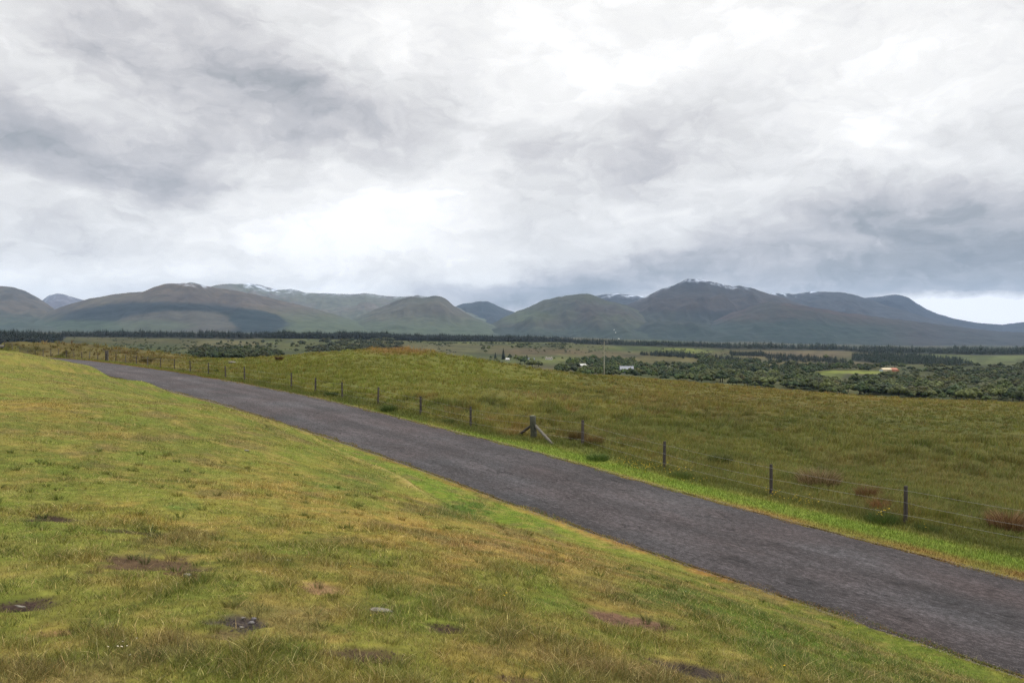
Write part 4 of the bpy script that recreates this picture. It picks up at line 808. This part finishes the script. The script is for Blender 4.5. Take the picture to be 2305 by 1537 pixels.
for px, py, hp_, k, lab, sp in [(1115,806,16,'c','short dark pointed conifer left of the tallest spruce',1.2),(1133,808,27,'c','tallest dark spruce standing by the first white house',1.0),
      (1148,806,12,'b','round dark tree just right of the tallest spruce',1.1),(1105,806,7,'b','low bush touching the short conifer on its left',1.3),
      (1162,810,14,'b','pale green tree at the left of the house copse',1.0),(1172,816,18,'b','leafy tree in the middle of the house copse',1.1),(1186,808,13,'c','pointed conifer rising from the right of the house copse',1.5),
      (1180,822,20,'b','large broad tree at the front of the house copse',1.2),(1198,828,22,'b','wide dark round tree at the front right of the copse',1.5),(1212,827,18,'b','rightmost round tree of the house copse',1.3),(1170,830,14,'b','low bushy tree on the moor skyline left of the copse',1.5),
      (1068,809,8,'b','leftmost dark bush on the skyline below the spruces',1.6),(1082,813,9,'b','second dark bush on the skyline from the left',1.6),(1104,819,10,'b','bushy tree below the short conifer',1.5),(1118,823,17,'b','round dark tree on the skyline beneath the spruces',1.2),(1132,826,12,'b','skyline bush between round tree and the white house',1.5),(1146,829,13,'b','skyline bush directly below the white house',1.5),
      (1088,787,9,'b','dark tree at the left of the little field copse',1.5),(1100,786,9,'b','tree at the right of the little field copse',1.4),(1093,793,7,'b','lower tree of the little field copse',1.6),
      (1206,786,6,'b','lone small bush in the middle of the brown field',1.4),(1218,783,5,'b','small lone bush above the brown field',1.4),(1248,807,5,'b','bush at the right gable of the brown roofed house',1.5),(1222,806,5,'b','bush at the left gable of the brown roofed house',1.5),(1266,806,5,'b','small dark bush right of the brown roofed house',1.3),
      (1291,823,9,'b','round dark tree left of the white cottage',1.2),(1302,817,9,'b','tree directly behind left end of the white cottage',1.2),(1325,821,12,'b','dark tree at the right gable of the white cottage',1.2),(1283,828,8,'b','small tree leading up to the white cottage',1.3),
      (1374,836,20,'b','big dark tree between pole and the grey farmhouse',1.2),(1388,836,16,'b','dark tree touching the left of the grey farmhouse',1.1),(1366,832,18,'b','tall dark tree immediately right of the power pole',1.0),
      (1379,804,6,'b','lone dark bush above the big tree right of the pole',1.4),(1428,806,6,'b','lone bush in rough grass right of the pole',1.2),(1440,829,9,'b','tree just behind right end of grey farmhouse',1.3),
      (1478,822,9,'c','slim conifer in the scrub clearing, leftmost of three',1.6),(1489,822,10,'c','middle slim conifer in the scrub clearing',1.6),(1503,824,8,'c','rightmost slim conifer in the scrub clearing',1.6),
      (1476,799,12,'c','peaked dark conifer at left of the field edge clump',1.6),(1488,799,12,'c','twin topped dark conifer in the field edge clump',1.6),(1502,800,11,'c','dark conifer at right of the field edge clump',1.6),(1538,806,11,'c','lone dark conifer right of the field edge clump',1.4),(1565,806,12,'c','tall lone dark conifer in the brown scrub',1.4),
      (1995,825,13,'b','dark tree behind left end of the orange barn',1.3),(2014,826,15,'b','big dark tree behind right end of the orange barn',1.4),(1973,822,12,'c','thin dark conifer left of the orange barn',1.3),(1914,823,15,'b','dark tree at the edge of the brown meadow',1.3),
      (2030,828,13,'b','light green tree right of the orange barn',1.4),(1860,808,11,'b','dark round tree at the edge of the right brown moor',1.3)]:
    d_ = math.hypot(*val_at(px, py)[:2]); tree(px, py, hp_/F*d_, k, lab, S, sp)
# front row of the woodland: individual crowns
k = 0
GW = 'trees along the near edge of the woodland'
for i in range(130):
    px = 1560+ (i*7.3) % 880+random.uniform(-4, 4); base_y = np.interp(px, [1560,1700,1800,2000,2305,2600], [856,869,880,891,903,918]); py = base_y-random.uniform(-6, 24)
    tree(px, py, random.uniform(4.5, 11), 'b', 'round leafy tree on the woodland edge just above the moor skyline at right', GW, random.uniform(1.1, 1.5))

# ------------------------------------------------------------------ houses
m_white = mat_flat('white_render', (.52, .51, .49), .9, .2, .8, .08); m_grey = mat_flat('grey_harling', (.20, .21, .23), .9, .2, .8, .12); m_slate = mat_flat('slate_roof', (.13, .14, .16), .7, .3, 1, .2)
m_brown = mat_flat('brown_roof', (.16, .14, .11), .8, .2, 1, .2); m_glass = mat_flat('dark_window', (.03, .035, .04), .2, .5, 2, .1); m_cream = mat_flat('cream_sheet', (.46, .38, .25), .7, .3, .5, .12); m_red = mat_flat('rust_red_sheet', (.30, .12, .07), .7, .3, .5, .2); m_blue = mat_flat('blue_grey_sheet', (.26, .33, .38), .7, .3, .5, .15)
def boxm(name, x0, x1, y0, y1, z0, z1, mat, parent):
    V = [(x, y, z) for z in (z0, z1) for x, y in ((x0, y0), (x1, y0), (x1, y1), (x0, y1))]; me = bpy.data.meshes.new(name)
    me.from_pydata(V, [], [(3, 2, 1, 0), (4, 5, 6, 7), (0, 1, 5, 4), (1, 2, 6, 5), (2, 3, 7, 6), (3, 0, 4, 7)]); me.materials.append(mat); o = bpy.data.objects.new(name, me); C.objects.link(o); o.parent = parent; return o
def gable(name, x0, x1, y0, y1, z0, zr, mat, parent, ov=.3, th=.25):
    ym = (y0+y1)/2; a_, b_, c_, d_ = x0-ov, x1+ov, y0-ov, y1+ov; V = []
    for x in (a_, b_): V += [(x, c_, z0), (x, ym, zr), (x, d_, z0), (x, d_, z0+th), (x, ym, zr+th), (x, c_, z0+th)]
    fs = [(0, 1, 4, 5), (1, 2, 3, 4), (11, 10, 7, 6), (10, 9, 8, 7), (0, 6, 7, 1), (1, 7, 8, 2), (2, 8, 9, 3), (5, 4, 10, 11), (4, 3, 9, 10), (0, 5, 11, 6)]
    me = bpy.data.meshes.new(name); me.from_pydata(V, [], fs); me.materials.append(mat); o = bpy.data.objects.new(name, me); C.objects.link(o); o.parent = parent; return o
def walls(x0, x1, y0, y1, z1, zr, mat, parent):
    ym = (y0+y1)/2; V = [(x0, y0, -1.5), (x1, y0, -1.5), (x1, y1, -1.5), (x0, y1, -1.5), (x0, y0, z1), (x1, y0, z1), (x1, y1, z1), (x0, y1, z1), (x0, ym, zr), (x1, ym, zr)]
    me = bpy.data.meshes.new('wall'); me.from_pydata(V, [], [(0, 1, 5, 4), (2, 3, 7, 6), (1, 2, 6, 9, 5), (3, 0, 4, 8, 7), (4, 5, 9, 8), (6, 7, 8, 9)]); me.materials.append(mat); o = bpy.data.objects.new('wall', me); C.objects.link(o); o.parent = parent; return o
def house(px, py, wpx, hpx, rpx, mw, mr, lab, nw=3, rz=0., cat='house', name='farm_house', chim=2, dep=6.):
    x, y, z = val_at(px, py); k = y/F; w_ = wpx*k; h_ = hpx*k; rh = rpx*k; e = empty(name, (x, y, z), rz, label=lab, cat=cat)
    walls(-w_/2, w_/2, 0, dep, h_, h_+rh, mw, e); rf = gable('roof', -w_/2, w_/2, 0, dep, h_, h_+rh, mr, e)
    for i in range(nw):
        cx_ = -w_/2+w_*(i+.5)/nw; boxm('window', cx_-.55, cx_+.55, -.06, .03, h_*.35, h_*.72, m_glass, e)
    if chim:
        for sx in (-1, 1): boxm('chimney', sx*w_*.42-.35, sx*w_*.42+.35, dep/2-.35, dep/2+.35, h_+rh*.6, h_+rh+1.0, mw, rf)
    return e
house(1312,826,15,3.2,2.6,m_white,m_white,'long low white cottage in front of dark trees',3,.1)
e = house(1411,841,30,9,7,m_grey,m_grey,'large pale grey farmhouse with a lean to on its left',5,-.08,dep=9); 
x0 = -30*e.location.y/F/2; boxm('side_wing', x0-3.5, x0, 1, 6, -1, 2.6, m_grey, e)
house(1236,808,15,3,2.5,m_white,m_brown,'white house with a brown roof in the open fields',3,0)
house(1143,810,8,2.6,1.8,m_white,m_white,'tiny white house beneath the tallest spruce',2,.2,chim=0)
house(1196,811,15,2.5,3,m_grey,m_slate,'grey roofed cottage half hidden in the house copse',3,0)
e = house(2004,836,32,4.2,3.5,m_cream,m_cream,'long cream and orange barn among the right hand woods',0,-.05,'barn','farm_barn',0,dep=10)
k_ = e.location.y/F; wq = 32*k_; boxm('red_bay', wq*.12, wq*.56, -2.5, -.01, -1, 4.2*k_*1.05, m_red, e); boxm('lean_to', -wq*.5-4*k_, -wq*.5, 0, 7, -1, 3.6*k_, m_blue, e); gable('red_roof', wq*.14, wq*.5, -.15, 10.15, 4.2*k_+.12, 7.7*k_+.12, m_red, e, .45)
x, y, z = val_at(1488, 841)
wl = empty('stone_wall', (x, y, z), label='low pale field wall right of the grey farmhouse', cat='wall'); k_ = y/F
boxm('wall_run', -22*k_, 22*k_, -.4, .4, -1, 1.3, mat_flat('dry_stone', (.22, .22, .19), .9, .2, 2, .35), wl)
# ski station sheds on the mountain foot
def onm(px, py, Y): return ((px-CX)/F*Y, Y, -(py-HY)/F*Y)
for px, py, w_, h_, lab in [(1393,763,12,2,'lowest wide white shed at the mountain foot'),(1386,749,5,2,'small white hut on the lower mountainside'),(1382.5,743,4,3,'upper white hut of the pair on the lower mountainside')]:
    x, y, z = onm(px, py, 6100); e = empty('station_hut', (x, y, z), label=lab, cat='hut'); walls(-w_/2, w_/2, 0, 9, h_, h_+3, m_white, e); gable('roof', -w_/2, w_/2, 0, 9, h_, h_+3, m_white, e); e.children[0].scale = (1, 1, 1)

# ------------------------------------------------------------------ sky
w = bpy.data.worlds.new('World'); bpy.context.scene.world = w; w.use_nodes = True; t = w.node_tree; L = t.links.new
SUN_EL = 50; SUN_AZ = 75
tc = N(t, 'ShaderNodeTexCoord'); sp_ = N(t, 'ShaderNodeSeparateXYZ'); L(tc.outputs['Generated'], sp_.inputs[0])
X_, Y_, Z_ = sp_.outputs
az = math_('ARCTAN2', X_, Y_); el = math_('ARCSINE', Z_)
cmb = N(t, 'ShaderNodeCombineXYZ'); L(az, cmb.inputs[0]); L(el, cmb.inputs[1])
zz = math_('ADD', math_('MAXIMUM', Z_, 0.0), .13); pc = N(t, 'ShaderNodeCombineXYZ'); L(math_('DIVIDE', X_, zz), pc.inputs[0]); L(math_('DIVIDE', Y_, zz), pc.inputs[1])
def noise(vec, scale, det, st=(1, 1, 1), rough=.5, loc=(0, 0, 0), dist=0.):
    mp = N(t, 'ShaderNodeMapping'); mp.inputs['Scale'].default_value = st; mp.inputs['Location'].default_value = loc; L(vec, mp.inputs[0])
    z = N(t, 'ShaderNodeTexNoise', i_Scale=scale, i_Detail=det, i_Roughness=rough, i_Distortion=dist); L(mp.outputs[0], z.inputs['Vector']); return z
wn = noise(cmb.outputs[0], 5.0, 5, (1, 1.9, 1), .55, (3.1, 0, 1.7)); wn2 = noise(cmb.outputs[0], 22.0, 4, (1, 1.8, 1), .6)
def madd(a, m, c):
    n_ = N(t, 'ShaderNodeVectorMath', operation='MULTIPLY_ADD'); L(a, n_.inputs[0]); n_.inputs[1].default_value = m; L(c, n_.inputs[2]); return n_.outputs[0]
wv = madd(wn.outputs['Color'], (.15, .08, 0), cmb.outputs[0]); wv = madd(wn2.outputs['Color'], (.045, .022, 0), wv)
off = N(t, 'ShaderNodeVectorMath', operation='ADD'); L(wv, off.inputs[0]); off.inputs[1].default_value = (-.0975, -.051, 0); wv = off.outputs[0]
BL = [ # px, py, rx, ry, rotation (deg, + = right end down), amount
 (650,240,560,130,8,-.30),(60,330,300,150,5,-.24),(360,395,330,105,12,-.2),(150,548,130,38,0,-.16),(430,40,520,110,0,-.10),(60,60,260,110,0,-.06),(800,290,260,80,5,-.12),
 (1330,400,380,120,-22,-.13),(1520,290,440,130,-10,-.16),(1260,480,260,60,-10,-.06),(960,600,180,60,0,-.10),(300,480,420,60,3,-.05),
 (2200,520,480,105,6,-.42),(2000,605,640,80,4,-.30),(1500,625,560,62,0,-.25),(1150,655,300,46,0,-.48),(2200,650,480,40,2,-.26),(1250,628,420,40,0,-.14),(2150,440,500,90,0,-.10),(1700,480,340,50,8,-.06),
 (850,450,360,200,0,.28),(740,560,460,120,0,.26),(1020,380,160,160,0,.10),(80,170,200,80,25,.2),(120,420,220,45,8,.24),(400,520,520,60,0,.06),(1250,80,620,220,0,.24),(1900,170,760,330,0,.19),(60,610,420,60,0,.20),(420,625,420,40,0,.07),
 (1400,490,190,50,-6,.16),(1110,600,180,60,0,.14),(1900,555,210,48,10,.20),(1800,600,240,30,0,.10),(2240,698,240,46,0,1.4),(2060,700,110,22,-12,.25),(1170,694,70,16,-10,.35),(1420,310,170,40,-15,.06),(700,650,420,30,0,.05)]
acc = None
for px, py, rx, ry, rot, amt in BL:
    a_ = math.atan((px-CX)/F); e_ = math.atan((HY-py)/F*math.cos(a_))
    mp = N(t, 'ShaderNodeMapping', vector_type='TEXTURE'); mp.inputs['Location'].default_value = (a_, e_, 0); mp.inputs['Rotation'].default_value = (0, 0, -math.radians(rot)); mp.inputs['Scale'].default_value = (rx/F*1.15, ry/F*1.15, 1); L(wv, mp.inputs[0])
    g_ = N(t, 'ShaderNodeTexGradient', gradient_type='SPHERICAL'); L(mp.outputs[0], g_.inputs[0])
    acc = math_('MULTIPLY_ADD', g_.outputs['Fac'], amt*1.15, acc if acc is not None else .858)
n1 = noise(pc.outputs[0], .75, 7, (1, .75, 1), .55, (4, 2, 0), .4); n2 = noise(wv, 6.5, 8, (1, 2.2, 1), .56, (0, 3, 0), .5); n3 = noise(pc.outputs[0], 3.2, 8, (1, .8, 1), .62)
cen = lambda n_, a_, c: math_('MULTIPLY_ADD', math_('SUBTRACT', n_.outputs['Fac'], .5), a_, c)
def edge(n_, a, b, amt, c):      # cloud sheets with a definite rim
    m_ = N(t, 'ShaderNodeMapRange', interpolation_type='SMOOTHSTEP'); m_.inputs[1].default_value = a; m_.inputs[2].default_value = b; m_.inputs[3].default_value = -amt/2; m_.inputs[4].default_value = amt/2; L(n_.outputs['Fac'], m_.inputs[0]); return math_('ADD', m_.outputs[0], c)
acc = cen(n1, .20, acc); acc = cen(n2, .26, acc); acc = cen(n3, .14, acc)
na = noise(wv, 4.2, 9, (1, 2.3, 1), .58, (7, 1, 0), .3); acc = edge(na, .46, .54, .09, acc)
nb_ = noise(wv, 9.5, 9, (1, 2.0, 1), .6, (2, 8, 0), .3); acc = edge(nb_, .47, .55, .06, acc)
# billows: folded noise gives rounded heads with darker creases
for sc_b, amt_b, o_ in ((6.0, .40, 3), (13.0, .34, 5), (29.0, .20, 8)):
    nn_ = noise(wv, sc_b, 2, (1, 1.7, 1), .5, (o_, o_*2, 0), .0); acc = math_('MULTIPLY_ADD', math_('SUBTRACT', math_('ABSOLUTE', math_('SUBTRACT', nn_.outputs['Fac'], .5)), .085), amt_b*1.3, acc)
cr = N(t, 'ShaderNodeValToRGB'); E_ = cr.color_ramp.elements
for i, (p, c_) in enumerate([(.12, lin(126,131,140)), (.26, lin(140,145,152)), (.38, lin(162,166,172)), (.52, lin(190,191,196)), (.66, lin(212,212,215)), (.80, lin(231,232,233)), (.92, lin(243,244,245)), (1.0, lin(250,251,251))]):
    el_ = E_[0] if i == 0 else (E_[1] if i == 1 else E_.new(p)); el_.position = p; el_.color = (*c_, 1)
L(acc, cr.inputs[0]); wm_ = N(t, 'ShaderNodeVectorMath', operation='MULTIPLY'); L(cr.outputs[0], wm_.inputs[0]); wm_.inputs[1].default_value = (1.022, 1.0, .978)
# overcast sky: brighter towards the zenith (outside the frame)
zb = N(t, 'ShaderNodeMapRange', interpolation_type='SMOOTHSTEP'); zb.inputs[1].default_value = .38; zb.inputs[2].default_value = .95; zb.inputs[3].default_value = 1.; zb.inputs[4].default_value = 3.6; L(Z_, zb.inputs[0])
sc = N(t, 'ShaderNodeVectorMath', operation='SCALE'); L(wm_.outputs[0], sc.inputs[0]); L(math_('MULTIPLY', zb.outputs[0], math_('MULTIPLY', math_('MINIMUM', math_('MAXIMUM', acc, 1.02), 1.22), 10.0)), sc.inputs['Scale'])
ns = N(t, 'ShaderNodeTexSky', sky_type='NISHITA', sun_disc=False, sun_elevation=math.radians(SUN_EL), sun_rotation=math.radians(SUN_AZ)); mx = N(t, 'ShaderNodeMix', data_type='RGBA'); mx.inputs[0].default_value = .03; L(sc.outputs[0], mx.inputs[6]); L(ns.outputs[0], mx.inputs[7])
L(mx.outputs[2], t.nodes['Background'].inputs['Color']); t.nodes['Background'].inputs['Strength'].default_value = .1
w.cycles.sampling_method = 'MANUAL'; w.cycles.sample_map_resolution = 512
sd = bpy.data.lights.new('sun', 'SUN'); sd.energy = 1.5; sd.angle = math.radians(14); sd.color = (1, .95, .87); so = bpy.data.objects.new('sun', sd); C.objects.link(so)
so.rotation_euler = (math.radians(90-SUN_EL), 0, math.radians(180-SUN_AZ)); so.location = (0, 0, 500)

# ------------------------------------------------------------------ haze
m_hz = bpy.data.materials.new('haze'); m_hz.use_nodes = True; t = m_hz.node_tree; t.nodes.remove(t.nodes['Principled BSDF'])
pv = t.nodes.new('ShaderNodeVolumePrincipled'); pv.inputs['Color'].default_value = (.50, .70, 1, 1); pv.inputs['Density'].default_value = 2.5e-5; t.links.new(pv.outputs[0], t.nodes['Material Output'].inputs['Volume'])
zb0 = -150
hz = boxm('haze', -17000, 17000, -9500, 21000, zb0, 1400, m_hz, None); hz['kind'] = 'stuff'; hz['label'] = 'thin pale blue haze over the valley'; hz['category'] = 'haze'

# ------------------------------------------------------------------ camera
cd = bpy.data.cameras.new('camera'); cam = bpy.data.objects.new('camera', cd); C.objects.link(cam); bpy.context.scene.camera = cam
cd.sensor_width = 36; cd.lens = 36*F/W0; cd.clip_end = 60000; cd.clip_start = .05; cam.location = (0, 0, 0); cam.rotation_euler = (math.radians(90)+math.atan((HY-H0/2)/F), 0, 0)
sc_ = bpy.context.scene; sc_.view_settings.view_transform = 'Standard'; sc_.view_settings.look = 'None'; sc_.view_settings.exposure = 0; sc_.view_settings.gamma = 1
sc_.cycles.max_bounces = 5; sc_.cycles.diffuse_bounces = 3; sc_.cycles.transmission_bounces = 3; sc_.cycles.use_denoising = True; sc_.cycles.denoising_prefilter = 'NONE'
